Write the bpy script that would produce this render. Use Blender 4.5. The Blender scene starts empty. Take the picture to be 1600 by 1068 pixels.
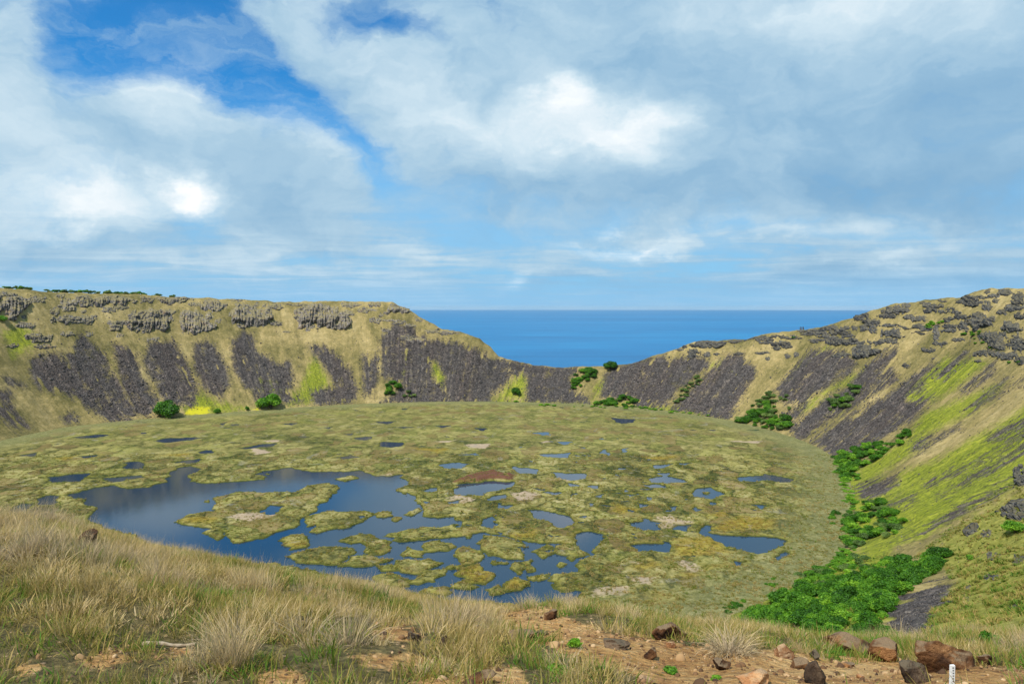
import bpy, bmesh, math, random
import numpy as np
from mathutils import Vector, Matrix, noise as mn
R = math.radians
rng = np.random.default_rng(7)
random.seed(7)
sc = bpy.context.scene
COL = sc.collection

# ------------------------------------------------------------------ camera
F, H, EYE = 1150.0, 180.0, 480.0          # focal length in photo pixels, eye height above the crater lake, eye line
cam = bpy.data.cameras.new('camera'); camo = bpy.data.objects.new('camera', cam); COL.objects.link(camo)
camo.location = (0, 0, H); camo.rotation_euler = (R(90), 0, 0)
cam.sensor_width = 36; cam.lens = 36 * F / 1600; cam.shift_y = -54 / 1600
cam.clip_start = 0.1; cam.clip_end = 300000
sc.camera = camo

# ------------------------------------------------------------------ colour management
sc.view_settings.view_transform = 'Standard'; sc.view_settings.look = 'None'
sc.view_settings.exposure = 0.15; sc.view_settings.gamma = 1.0
sc.cycles.use_denoising = True; sc.cycles.denoiser = 'OPENIMAGEDENOISE'
sc.cycles.max_bounces = 5; sc.cycles.diffuse_bounces = 3; sc.cycles.glossy_bounces = 2
sc.cycles.transmission_bounces = 3; sc.cycles.volume_bounces = 0
sc.cycles.use_adaptive_sampling = True; sc.cycles.adaptive_threshold = 0.015

# ------------------------------------------------------------------ node helper
class NT:
    def __init__(s, tree): s.t = tree; s.n = tree.nodes; s.l = tree.links
    def add(s, typ, **kw):
        nd = s.n.new(typ)
        for k, v in kw.items(): setattr(nd, k, v)
        return nd
    def put(s, sock, v):
        if v is None: return
        if hasattr(v, 'is_output') or isinstance(v, bpy.types.NodeSocket): s.l.new(v, sock)
        else:
            if isinstance(v, (tuple, list)) and sock.type == 'RGBA' and len(v) == 3: v = (*v, 1)
            sock.default_value = v
    def m(s, op, a, b=None, c=None, clamp=False):
        nd = s.add('ShaderNodeMath', operation=op, use_clamp=clamp)
        for i, v in enumerate((a, b, c)):
            if v is not None: s.put(nd.inputs[i], v)
        return nd.outputs[0]
    def vm(s, op, a, b=None):
        nd = s.add('ShaderNodeVectorMath', operation=op)
        s.put(nd.inputs[0], a)
        if b is not None: s.put(nd.inputs[1], b)
        return nd.outputs[0]
    def noise(s, vec, scale, detail=6, rough=.55, dist=0.0, col=False):
        nd = s.add('ShaderNodeTexNoise')
        s.put(nd.inputs['Vector'], vec); s.put(nd.inputs['Scale'], scale); s.put(nd.inputs['Detail'], detail)
        s.put(nd.inputs['Roughness'], rough); s.put(nd.inputs['Distortion'], dist)
        return nd.outputs['Color'] if col else nd.outputs['Fac']
    def vor(s, vec, scale, feat='F1', out='Distance', rnd=1.0):
        nd = s.add('ShaderNodeTexVoronoi', feature=feat)
        s.put(nd.inputs['Vector'], vec); s.put(nd.inputs['Scale'], scale); s.put(nd.inputs['Randomness'], rnd)
        return nd.outputs[out]
    def ss(s, v, lo, hi, a=0.0, b=1.0):
        nd = s.add('ShaderNodeMapRange', interpolation_type='SMOOTHSTEP')
        s.put(nd.inputs[0], v); s.put(nd.inputs[1], lo); s.put(nd.inputs[2], hi); s.put(nd.inputs[3], a); s.put(nd.inputs[4], b)
        return nd.outputs[0]
    def mix(s, f, a, b, mode='MIX'):
        nd = s.add('ShaderNodeMix', data_type='RGBA', blend_type=mode)
        s.put(nd.inputs[0], f); s.put(nd.inputs[6], a); s.put(nd.inputs[7], b)
        return nd.outputs[2]
    def ramp(s, f, stops):
        nd = s.add('ShaderNodeValToRGB'); cr = nd.color_ramp
        while len(cr.elements) < len(stops): cr.elements.new(0.5)
        for e, (p, c) in zip(cr.elements, stops): e.position = p; e.color = (*c, 1)
        s.put(nd.inputs[0], f)
        return nd.outputs[0]
    def attr(s, name, typ='GEOMETRY', out='Fac'):
        nd = s.add('ShaderNodeAttribute', attribute_name=name, attribute_type=typ)
        return nd.outputs[out]
    def comb(s, x, y, z):
        nd = s.add('ShaderNodeCombineXYZ')
        for i, v in enumerate((x, y, z)): s.put(nd.inputs[i], v)
        return nd.outputs[0]
    def bump(s, h, strength=1.0, dist=1.0, normal=None):
        nd = s.add('ShaderNodeBump'); s.put(nd.inputs['Strength'], strength); s.put(nd.inputs['Distance'], dist); s.put(nd.inputs['Height'], h)
        if normal is not None: s.put(nd.inputs['Normal'], normal)
        return nd.outputs[0]

# ------------------------------------------------------------------ world: sky with broken cloud
SUN_AZ, SUN_EL = R(-140), R(56)            # azimuth from +Y towards +X: behind the camera, to its left
w = bpy.data.worlds.new('World'); sc.world = w; w.use_nodes = True
W = NT(w.node_tree); W.n.clear()
tc = W.add('ShaderNodeTexCoord')
D = tc.outputs['Generated']
sep = W.add('ShaderNodeSeparateXYZ'); W.put(sep.inputs[0], W.vm('NORMALIZE', D))
dx_, dy_, dz_ = sep.outputs
az = W.m('ARCTAN2', dx_, dy_); el = W.m('ARCSINE', dz_)
sky = W.add('ShaderNodeTexSky', sky_type='NISHITA')
sky.sun_disc = False; sky.sun_elevation = SUN_EL; sky.sun_rotation = SUN_AZ % (2 * math.pi)
sky.altitude = 300; sky.air_density = 1.0; sky.dust_density = 0.6; sky.ozone_density = 2.2
def a_of(px): return math.atan((px - 800) / F)
def blob(px, py, wx, wy, rot=0.0):
    """soft patch of the sky, centre and half widths in degrees of azimuth/elevation taken from the photo"""
    a0 = a_of(px); e0 = math.atan((EYE - py) / F * math.cos(a0))
    k = 1 / F
    u = W.m('SUBTRACT', az, a0); v = W.m('SUBTRACT', el, e0)
    c, s_ = math.cos(R(rot)), math.sin(R(rot))
    uu = W.m('ADD', W.m('MULTIPLY', u, c / (wx * k)), W.m('MULTIPLY', v, s_ / (wx * k)))
    vv = W.m('ADD', W.m('MULTIPLY', u, -s_ / (wy * k)), W.m('MULTIPLY', v, c / (wy * k)))
    q = W.m('ADD', W.m('MULTIPLY', uu, uu), W.m('MULTIPLY', vv, vv))
    return W.m('EXPONENT', W.m('MULTIPLY', q, -1.0))
zz = W.m('ADD', W.m('MAXIMUM', dz_, 0.0), 0.05)
P = W.comb(W.m('DIVIDE', dx_, zz), W.m('DIVIDE', dy_, zz), 0.0)
ang = W.comb(az, W.m('MULTIPLY', el, 1.5), 0.0)
wsep = W.add('ShaderNodeSeparateXYZ')
W.put(wsep.inputs[0], W.vm('SUBTRACT', W.noise(ang, 4.5, 8, .60, col=True), (.5, .5, .5)))
az0, el0 = az, el
az = W.m('MULTIPLY_ADD', wsep.outputs[0], .26, az); el = W.m('MULTIPLY_ADD', wsep.outputs[1], .17, el)     # ragged cloud outlines
angw = W.comb(az, W.m('MULTIPLY', el, 1.5), 0.0)
n1 = W.noise(angw, 3.4, 6, .5, 0.0)            # big soft masses
n2 = W.noise(angw, 10.0, 8, .55, 0.0)          # puffs
nP = W.noise(W.vm('MULTIPLY', P, (.62, .80, 1)), 1.0, 8, .58, .6)   # layered streaks near the horizon
def wsum(base, items):
    out = base
    for wt, b in items: out = W.m('MULTIPLY_ADD', b, wt, out)
    return out
n1c = W.m('SUBTRACT', n1, .5); n2c = W.m('SUBTRACT', n2, .5); nPc = W.m('SUBTRACT', nP, .5)
low = W.ss(el, R(9.5), R(3.5))                                # the band of distant cloud
dens = wsum(0.82, [
    (1.1, n1c), (1.35, n2c),
    (-.62, blob(250, 30, 120, 70, -25)), (-.85, blob(385, 100, 90, 50, -45)), (-.48, blob(530, 230, 110, 30, -48)),
    (-.55, blob(595, 25, 70, 30, -10)), (-.35, blob(610, 275, 90, 35, -30)), (-.35, blob(170, 150, 55, 50, -40)),
    (-.45, blob(170, 60, 70, 60, -20)), (-.30, blob(330, 40, 80, 40, -10)), (-.30, blob(660, 60, 60, 30, -30)), (-.22, blob(800, 60, 70, 26, -30)),
    (.30, blob(40, 190, 100, 80, 0)), (.35, blob(330, 250, 150, 75, -25)), (.30, blob(470, 50, 60, 35, -50)), (.4, blob(640, 130, 130, 60, -35)),
    (.6, blob(1150, 120, 420, 170, 0)), (-.12, low), (-.15, blob(700, 350, 300, 40, 0)), (.5, blob(1430, 425, 220, 26, 6)), (.25, blob(60, 390, 120, 30, 0))])
dens = W.m('MULTIPLY_ADD', W.m('MULTIPLY', nPc, low), 2.0, dens)
n3 = W.noise(W.vm('MULTIPLY', angw, (1, 1.6, 1)), 26.0, 6, .6, .4)
dens = W.m('MULTIPLY_ADD', W.m('SUBTRACT', n3, .5), .20, dens)
cover = W.ss(dens, .06, 1.0)
veil = W.ss(W.noise(W.vm('MULTIPLY', angw, (1, 1.8, 1)), 7.0, 8, .62, .8), .40, .72, .04, .5)
cover = W.m('MAXIMUM', cover, veil)
bright = wsum(0.37, [
    (.60, n1c), (.62, n2c), (.18, W.m('SUBTRACT', n3, .5)),
    (.44, blob(955, 190, 110, 44, 0)), (.38, blob(868, 140, 40, 36, 0)), (.36, blob(312, 308, 60, 34, -15)), (.2, blob(300, 312, 34, 20, 20)),
    (.34, blob(110, 305, 110, 36, 0)), (.26, blob(290, 150, 70, 50, -30)), (.26, blob(440, 190, 120, 40, -42)), (.24, blob(620, 120, 150, 50, -35)),
    (.30, blob(1330, 0, 150, 60, 0)), (.26, blob(70, 200, 120, 60, 0)), (.16, blob(1100, 20, 120, 40, 0)), (.22, blob(780, 210, 130, 50, -10)),
    (-.14, blob(1480, 180, 240, 100, 5)), (-.16, blob(1520, 320, 200, 46, 5)), (-.17, blob(1250, 295, 250, 30, 0)), (-.14, blob(1050, 95, 160, 50, 5)),
    (-.14, blob(830, 300, 200, 34, 0)), (-.20, blob(200, 225, 80, 40, -20)), (-.22, blob(480, 330, 120, 45, -20)), (-.15, blob(150, 375, 300, 25, 0)), (-.20, blob(1420, 430, 230, 22, 6)), (-.2, blob(950, 445, 200, 14, 0)),
    (.36, blob(965, 378, 80, 12, 0)), (.24, blob(1300, 360, 260, 20, 0)), (.40, blob(785, 432, 20, 12, 0)), (.22, blob(1385, 395, 20, 10, 0)), (.12, blob(500, 400, 300, 22, 0))])
bright = W.m('MULTIPLY_ADD', W.m('MULTIPLY', nPc, low), .8, bright)
cloud = W.ramp(bright, [(0.0, (.20, .38, .57)), (.22, (.27, .455, .63)), (.42, (.385, .56, .70)), (.66, (.58, .72, .81)), (.95, (.93, .95, .96))])
blue = W.mix(1.0, sky.outputs[0], (.12, .86, 1.38), 'MULTIPLY')
blue = W.mix(W.ss(el, R(17), R(5), 0, .85), blue, (2.7, 5.4, 8.0))
cl10 = W.vm('MULTIPLY', cloud, (10, 10, 10))
skyc = W.mix(cover, blue, cl10)
skyc = W.mix(W.m('MULTIPLY', W.ss(el0, R(3.6), R(0.2)), .8), skyc, (2.5, 5.1, 7.7))
bg = W.add('ShaderNodeBackground'); W.put(bg.inputs[0], skyc); bg.inputs[1].default_value = 0.1
wo = W.add('ShaderNodeOutputWorld'); W.l.new(bg.outputs[0], wo.inputs[0])

sl = bpy.data.lights.new('sun', 'SUN'); sl.energy = 5.0; sl.angle = R(1.2); sl.color = (1, .955, .88)
so = bpy.data.objects.new('sun', sl); COL.objects.link(so)
sd = Vector((math.sin(SUN_AZ) * math.cos(SUN_EL), math.cos(SUN_AZ) * math.cos(SUN_EL), math.sin(SUN_EL)))
so.rotation_euler = (-sd).to_track_quat('-Z', 'Y').to_euler(); so.location = sd * 400 + Vector((0, 0, 200))

# ------------------------------------------------------------------ numpy noise
def pn(x, y, seed=0):
    x = np.asarray(x, float); y = np.asarray(y, float)
    xi = np.floor(x).astype(np.int64); yi = np.floor(y).astype(np.int64)
    xf = x - xi; yf = y - yi
    def g(ix, iy):
        h = (ix * 374761393 + iy * 668265263 + seed * 982451653) & 0x7fffffff
        h = ((h ^ (h >> 13)) * 1274126177) & 0x7fffffff
        a = ((h ^ (h >> 16)) & 0xffff) * (2 * math.pi / 65536)
        return np.cos(a), np.sin(a)
    u = xf * xf * xf * (xf * (xf * 6 - 15) + 10); v = yf * yf * yf * (yf * (yf * 6 - 15) + 10)
    def d(ix, iy, fx, fy):
        c, s = g(ix, iy); return c * fx + s * fy
    a = d(xi, yi, xf, yf); b = d(xi + 1, yi, xf - 1, yf); c = d(xi, yi + 1, xf, yf - 1); e = d(xi + 1, yi + 1, xf - 1, yf - 1)
    return 1.5 * ((a * (1 - u) + b * u) * (1 - v) + (c * (1 - u) + e * u) * v)
def fbm(x, y, octv=4, seed=0, gain=.5):
    o = 0; a = 1.0; f = 1.0
    for k in range(octv):
        o = o + a * pn(np.asarray(x) * f, np.asarray(y) * f, seed + k); a *= gain; f *= 2.03
    return o
def sdf(poly, x, y):
    """signed distance to a polygon, positive inside"""
    p = np.asarray(poly, float); n = len(p)
    d2 = np.full(x.shape, 1e18); ins = np.zeros(x.shape, bool)
    for i in range(n):
        a = p[i]; b = p[(i + 1) % n]
        ex, ey = b - a; L = ex * ex + ey * ey + 1e-9
        t = np.clip(((x - a[0]) * ex + (y - a[1]) * ey) / L, 0, 1)
        qx = x - a[0] - t * ex; qy = y - a[1] - t * ey
        d2 = np.minimum(d2, qx * qx + qy * qy)
        if abs(ey) > 1e-9:
            c = ((a[1] > y) != (b[1] > y)) & (x < ex * (y - a[1]) / ey + a[0])
            ins ^= c
    d = np.sqrt(d2)
    return np.where(ins, d, -d)
def field(polys, x, y, pad, base=None):
    """max of the sdfs of many polygons, evaluated only near each; -pad elsewhere"""
    out = np.full(x.shape, -float(pad)) if base is None else base
    for p in polys:
        q = np.asarray(p, float)
        m = (x > q[:, 0].min() - pad) & (x < q[:, 0].max() + pad) & (y > q[:, 1].min() - pad) & (y < q[:, 1].max() + pad)
        if m.any(): out[m] = np.maximum(out[m], sdf(q, x[m], y[m]))
    return out

# ------------------------------------------------------------------ the shape of the crater
CX, CY = -150.0, 890.0
SHORE = [(0, 690), (100, 668), (250, 653), (400, 642), (600, 630), (800, 628), (1000, 637), (1150, 659), (1230, 681), (1290, 708),
         (1315, 742), (1325, 790), (1318, 850), (1250, 905), (1130, 962)]
def lk(px, py, z=0.0):
    Y = (H - z) * F / (py - EYE); return ((px - 800) / F * Y, Y)
def per(tab):
    a = np.array(sorted((p % 360, v) for p, v in tab))
    return np.concatenate([a[-1:] - [[360, 0]], a, a[:1] + [[360, 0]]])
_sh = []
for p in SHORE:
    X, Y = lk(*p); _sh.append((math.degrees(math.atan2(X - CX, Y - CY)), math.hypot(X - CX, Y - CY)))
_sh += [(165, 522), (185, 512), (210, 520), (240, 535), (270, 545)]
SH_T = per(_sh)
RR_T = per([(-65, 770), (-30, 762), (-15, 735), (-5, 690), (5, 645), (20, 640), (32, 680), (55, 745), (91, 762), (112, 772), (130, 800), (145, 850), (160, 893),
            (170, 903), (185, 903), (205, 890), (235, 850), (265, 800)])
def iper(T, ph): return np.interp(np.mod(ph, 360), T[:, 0], T[:, 1])
SKYL = [(0, 448), (40, 452), (100, 457), (170, 458), (300, 464), (350, 466), (420, 469), (470, 472), (500, 469), (560, 470), (612, 471), (634, 481),
        (660, 497), (690, 513), (720, 519), (750, 529), (766, 541), (779, 556), (800, 562), (830, 569), (870, 573), (900, 574), (930, 573), (960, 571),
        (1000, 563), (1040, 549), (1062, 543), (1085, 534), (1130, 531), (1165, 530), (1200, 521), (1250, 515), (1290, 510), (1330, 496), (1350, 488),
        (1400, 474), (1450, 467), (1500, 464), (1530, 454), (1570, 449), (1600, 448)]
_hr = []
for px, py in SKYL:
    d = (px - 800) / F; Ys = np.arange(2000, 850, -.5); Xs = d * Ys
    ph = np.degrees(np.arctan2(Xs - CX, Ys - CY)); rr = np.hypot(Xs - CX, Ys - CY)
    k = np.argmax(rr < iper(RR_T, ph))
    _hr.append((ph[k], H + (EYE - py) / F * Ys[k]))
_hr += [(105, 212), (125, 205), (140, 196), (152, 186), (163, 178.5), (170, 176), (180, 176), (200, 186), (225, 205), (255, 215), (280, 215)]
HR_T = per(_hr)
PT = np.array([-.06, 0, .05, .12, .4, .7, .82, .93, 1.0, 1.04]); PV = np.array([-.02, 0, .03, .09, .37, .70, .85, .96, 1.0, 1.0])
PN_T = np.array([-.06, 0, .1, .5, .9, 1.0]); PN_V = np.array([-.02, 0, .06, .44, .87, 1.0])
def T(X, Y, detail=True):
    X = np.asarray(X, float); Y = np.asarray(Y, float)
    ph = np.degrees(np.arctan2(X - CX, Y - CY)); r = np.hypot(X - CX, Y - CY)
    rs = iper(SH_T, ph); rr = iper(RR_T, ph); hr = iper(HR_T, ph)
    t = (r - rs) / (rr - rs); pm = np.mod(ph, 360)
    near = np.clip((pm - 128) / 25, 0, 1) * np.clip((260 - pm) / 30, 0, 1)
    p = np.interp(t, PT, PV) * (1 - near) + np.interp(t, PN_T, PN_V) * near
    z = hr * p
    out = np.maximum(r - rr, 0)
    phs = np.where(ph < -130, ph + 360, ph)
    sea = np.clip((phs + 52) / 10, 0, 1) * np.clip((62 - phs) / 12, 0, 1)
    z = z - out * (.12 + .75 * sea) - 1.5 * np.minimum(out / 20, 1)
    b = np.clip(t * 5, 0, 1) * np.clip((1.12 - t) * 5, 0.25, 1)
    arc = np.radians(phs) * 650
    z = z + b * (2.6 * pn(arc / 23, r / 190, 3) + 3.2 * fbm(X / 60, Y / 60, 3, 9) * (1 - .5 * near))
    if detail: z = z + b * (1.1 * pn(X / 9, Y / 9, 21) + .5 * pn(X / 3.7, Y / 3.7, 22))
    z = z - near * 0
    dc = np.hypot(X, Y)
    z = z - 9 * np.exp(-(dc / 45) ** 2) - 0.8 * np.clip((0.02 - t) * 20, 0, 1)
    return z
def proj(X, Y, Z):
    Ys = np.where(Y > 1, Y, 1); return 800 + F * X / Ys, EYE + F * (H - Z) / Ys
_YS = np.exp(np.linspace(math.log(60), math.log(2300), 5200))
def hit(px, py):
    """where the line of sight through a photo pixel meets the terrain or the lake"""
    X = (px - 800) / F * _YS; Z = H - (py - EYE) / F * _YS
    t = np.maximum(T(X, _YS), 0.3)
    k = np.argmax(t >= Z)
    if t[k] < Z[k]: return None
    return (float(X[k]), float(_YS[k]), float(t[k]))

# ------------------------------------------------------------------ mesh helpers
def mesh_obj(name, v, f, mat, parent=None, smooth=False, link=True):
    me = bpy.data.meshes.new(name)
    v = np.asarray(v, np.float32); f = np.asarray(f, np.int32)
    me.vertices.add(len(v)); me.vertices.foreach_set('co', v.ravel())
    k = f.shape[1]
    me.loops.add(f.size); me.loops.foreach_set('vertex_index', f.ravel())
    me.polygons.add(len(f)); me.polygons.foreach_set('loop_start', np.arange(0, f.size, k, dtype=np.int32))
    try: me.polygons.foreach_set('loop_total', np.full(len(f), k, np.int32))
    except Exception: pass
    me.update(calc_edges=True)
    if smooth: me.polygons.foreach_set('use_smooth', np.ones(len(f), bool))
    if mat: me.materials.append(mat)
    o = bpy.data.objects.new(name, me)
    if link: COL.objects.link(o)
    if parent: o.parent = parent
    return o
def set_attr(me, name, vals, typ='FLOAT', dom='POINT'):
    a = me.attributes.new(name, typ, dom)
    key = 'vector' if typ == 'FLOAT_VECTOR' else 'value'
    a.data.foreach_set(key, np.asarray(vals, np.float32 if typ != 'INT' else np.int32).ravel())
def tag(o, label=None, cat=None, group=None, kind=None):
    if label: o['label'] = label
    if cat: o['category'] = cat
    if group: o['group'] = group
    if kind: o['kind'] = kind
    return o
def grid_faces(nr, nc):
    i = np.arange(nr - 1)[:, None] * nc + np.arange(nc - 1)[None, :]
    return np.stack([i, i + 1, i + nc + 1, i + nc], -1).reshape(-1, 4)
def mat(name):
    m = bpy.data.materials.new(name); m.use_nodes = True
    n = NT(m.node_tree); b = m.node_tree.nodes['Principled BSDF']
    b.inputs['Specular IOR Level'].default_value = .2; b.inputs['Roughness'].default_value = .85
    return m, n, b

# ------------------------------------------------------------------ materials
def wall_material():
    m, n, b = mat('crater_wall')
    pos = n.add('ShaderNodeNewGeometry').outputs['Position']
    uv = n.attr('slope', out='Vector')
    grain = n.noise(pos, .35, 8, .65)
    patch = n.noise(pos, .012, 6, .6)
    streak = n.noise(n.vm('MULTIPLY', uv, (.11, .014, 1)), 1.0, 6, .6, .3)
    rag = n.m('SUBTRACT', n.noise(n.vm('MULTIPLY', uv, (.16, .035, 1)), 1.0, 8, .68), .5)
    rag2 = n.m('SUBTRACT', n.noise(pos, .16, 6, .7), .5)
    fine = n.m('MULTIPLY_ADD', n.m('SUBTRACT', grain, .5), .9, .5)
    base = n.ramp(n.m('MULTIPLY_ADD', n.m('SUBTRACT', fine, .5), .75, n.m('MULTIPLY_ADD', n.m('SUBTRACT', patch, .5), 1.1, n.m('MULTIPLY_ADD', n.m('SUBTRACT', streak, .5), .5, .5))),
                  [(.22, (.095, .088, .032)), (.40, (.192, .158, .062)), (.56, (.295, .228, .096)), (.78, (.39, .305, .145))])
    tus = n.noise(pos, .10, 5, .65)
    base = n.mix(n.ss(tus, .58, .44, 0, .45), base, n.mix(1.0, base, (.55, .60, .52), 'MULTIPLY'))
    # greener grass
    lime = n.m('ADD', n.attr('lime'), n.m('MULTIPLY_ADD', rag, 34, n.m('MULTIPLY', rag2, 26)))
    limec = n.ramp(n.m('MULTIPLY_ADD', n.m('SUBTRACT', streak, .5), .8, fine), [(.25, (.060, .080, .010)), (.45, (.15, .185, .015)), (.6, (.245, .27, .020)), (.8, (.36, .34, .045))])
    fern = n.ss(n.noise(n.vm('MULTIPLY', uv, (.5, .16, 1)), 1.0, 6, .7), .52, .40)
    limec = n.mix(n.m('MULTIPLY', fern, .5), limec, (.045, .062, .012))
    c = n.mix(n.m('MULTIPLY', n.ss(lime, -6, 12), .88), base, limec)
    olive = n.m('ADD', n.attr('olive'), n.m('MULTIPLY_ADD', rag, 30, n.m('MULTIPLY', rag2, 40)))
    olc = n.ramp(fine, [(.25, (.075, .085, .016)), (.5, (.19, .19, .035)), (.75, (.34, .31, .08))])
    c = n.mix(n.m('MULTIPLY', n.ss(olive, -6, 14), .9), c, olc)
    yel = n.m('ADD', n.attr('yellow'), n.m('MULTIPLY', rag2, 12))
    c = n.mix(n.m('MULTIPLY', n.ss(yel, -1, 4), .85), c, n.mix(fine, (.36, .36, .01), (.62, .52, .03)))
    # scree
    st = n.vor(pos, .55, 'F1', 'Color'); std = n.vor(pos, .55, 'F1', 'Distance')
    st2 = n.vor(pos, .22, 'F1', 'Color')
    g1 = n.add('ShaderNodeSeparateColor'); n.put(g1.inputs[0], st); g2 = n.add('ShaderNodeSeparateColor'); n.put(g2.inputs[0], st2)
    tone = n.m('MULTIPLY_ADD', g1.outputs[0], .55, n.m('MULTIPLY', g2.outputs[1], .45))
    scol = n.ramp(tone, [(.1, (.038, .035, .034)), (.5, (.066, .060, .058)), (.75, (.090, .081, .077)), (.95, (.15, .135, .120))])
    scol = n.mix(1.0, scol, n.ramp(n.noise(n.vm('MULTIPLY', uv, (.20, .012, 1)), 1.0, 5, .6), [(.3, (.72, .72, .74)), (.5, (1.0, .98, .97)), (.72, (1.75, 1.62, 1.45))]), 'MULTIPLY')
    hue = n.noise(n.vm('MULTIPLY', uv, (.02, .006, 1)), 1.0, 3, .5)
    scol = n.mix(n.ss(hue, .42, .62), scol, n.mix(1.0, scol, (1.04, .98, .95), 'MULTIPLY'))
    scree = n.m('ADD', n.attr('scree'), n.m('MULTIPLY_ADD', rag, 14, n.m('MULTIPLY', rag2, 14)))
    thin = n.ss(n.m('MULTIPLY_ADD', n.noise(pos, .05, 5, .7), .6, n.m('MULTIPLY', n.noise(n.vm('MULTIPLY', uv, (.09, .012, 1)), 1.0, 5, .65), .4)), .52, .66)                  # grass growing through the stones
    sf = n.m('MULTIPLY', n.ss(scree, -4, 5), n.m('SUBTRACT', 1.0, n.m('MULTIPLY', thin, .75)))
    fl = n.m('MULTIPLY', n.ss(scree, -10, 1), n.ss(n.noise(pos, .30, 5, .7), .50, .60))
    sf = n.m('MAXIMUM', sf, n.m('MULTIPLY', fl, .75))
    c = n.mix(sf, c, scol)
    # scattered stones lying in the grass
    spk = n.m('MULTIPLY', n.ss(n.vor(pos, .23, 'F1', 'Distance'), .22, .12), n.ss(n.noise(pos, .022, 4, .7), .50, .62))
    c = n.mix(n.m('MULTIPLY', spk, .8), c, (.07, .062, .058))
    c = n.mix(n.ss(grain, .33, .20, 0, .45), c, (.04, .04, .015))
    n.put(b.inputs['Base Color'], c)
    h = n.m('ADD', n.m('MULTIPLY', grain, 1.0), n.m('MULTIPLY', n.m('MULTIPLY', std, sf), -1.4))
    n.put(b.inputs['Normal'], n.bump(h, .75, 1.0)); b.inputs['Roughness'].default_value = .95; b.inputs['Specular IOR Level'].default_value = .08
    return m
def rock_material(name, lo, mid, hi, scale, ochre=.0, groove=0.0, lichen=(.3, .3, .27), grown=.85):
    m, n, b = mat(name)
    co = n.add('ShaderNodeTexCoord').outputs['Object']
    geo = n.add('ShaderNodeNewGeometry'); pos = geo.outputs['Position']
    a = n.noise(pos, scale, 9, .62); a2 = n.noise(pos, scale * .3, 5, .6)
    v = n.noise(n.vm('MULTIPLY', pos, (scale * 2.2, scale * 2.2, scale * .3)), 1.0, 5, .6)
    f = n.m('MULTIPLY_ADD', v, groove, n.m('MULTIPLY', a, 1 - groove))
    c = n.ramp(f, [(.36, lo), (.5, mid), (.63, hi)])
    orr = n.add('ShaderNodeObjectInfo').outputs['Random']
    c = n.mix(1.0, c, n.ramp(orr, [(0, (.72, .70, .70)), (.5, (1.0, .98, .95)), (1, (1.4, 1.33, 1.25))]), 'MULTIPLY')
    if ochre: c = n.mix(n.ss(a2, .60, .72, 0, ochre), c, (.30, .18, .08))
    nz = n.add('ShaderNodeSeparateXYZ'); n.put(nz.inputs[0], geo.outputs['Normal'])
    top = n.m('MULTIPLY', n.ss(nz.outputs[2], .50, .78), n.ss(n.noise(pos, scale * .8, 4, .6), .38, .52))
    c = n.mix(n.m('MULTIPLY', top, grown), c, lichen)
    n.put(b.inputs['Base Color'], c)
    n.put(b.inputs['Normal'], n.bump(n.m('MULTIPLY_ADD', n.noise(pos, scale * 6, 5, .7), .35, f), 1.0, 1.2 / scale * .35))
    return m
def foliage_material(name, dark, light, tip):
    m, n, b = mat(name)
    inf = n.add('ShaderNodeObjectInfo').outputs['Random']
    lf = n.attr('leaf')
    f = n.m('MULTIPLY_ADD', inf, .4, n.m('MULTIPLY', lf, .6))
    c = n.ramp(f, [(.08, dark), (.55, light), (.95, tip)])
    n.put(b.inputs['Base Color'], c); b.inputs['Roughness'].default_value = .6; b.inputs['Specular IOR Level'].default_value = .25
    tr = n.add('ShaderNodeBsdfTranslucent'); n.put(tr.inputs[0], n.mix(1.0, c, (1.1, 1.3, .5), 'MULTIPLY'))
    mx = n.add('ShaderNodeMixShader'); mx.inputs[0].default_value = .35
    out = n.n['Material Output']
    n.l.new(b.outputs[0], mx.inputs[1]); n.l.new(tr.outputs[0], mx.inputs[2]); n.l.new(mx.outputs[0], out.inputs[0])
    return m
def plain(name, ca, cb, scale, rough=.9, bump=.3):
    m, n, b = mat(name)
    co = n.add('ShaderNodeTexCoord').outputs['Object']
    f = n.noise(co, scale, 7, .6)
    n.put(b.inputs['Base Color'], n.mix(n.ss(f, .3, .7), ca, cb)); b.inputs['Roughness'].default_value = rough
    if bump: n.put(b.inputs['Normal'], n.bump(f, bump, .3 / scale))
    return m
M_WALL = wall_material()
M_CRAG = rock_material('crag_rock', (.028, .026, .026), (.098, .090, .084), (.30, .275, .25), .22, .6, .6, (.23, .19, .085))
M_DARKROCK = rock_material('dark_lava_rock', (.012, .013, .015), (.040, .042, .046), (.125, .125, .122), .36, 0, .25, (.20, .165, .075), .35)
M_BOULDER = rock_material('brown_boulder', (.022, .012, .008), (.110, .050, .020), (.29, .150, .062), 7.0, .7, 0, (.24, .17, .10))
M_DARKBOULDER = rock_material('dark_boulder', (.018, .013, .010), (.070, .045, .028), (.18, .125, .080), 9.0, 0, 0, (.14, .11, .07))
M_ORANGE = rock_material('orange_stone', (.14, .06, .025), (.34, .17, .075), (.50, .30, .15), 12.0, 0, 0, (.45, .30, .17))
M_LEAF = foliage_material('shrub_leaves', (.014, .058, .005), (.070, .205, .011), (.25, .45, .03))
M_LEAF2 = foliage_material('pale_shrub_leaves', (.045, .085, .022), (.12, .20, .045), (.24, .31, .08))
M_LEAF3 = foliage_material('lime_shrub_leaves', (.04, .13, .01), (.12, .28, .015), (.26, .44, .03))
M_BARK = plain('bark', (.05, .04, .03), (.15, .12, .09), 3.0)

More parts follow.
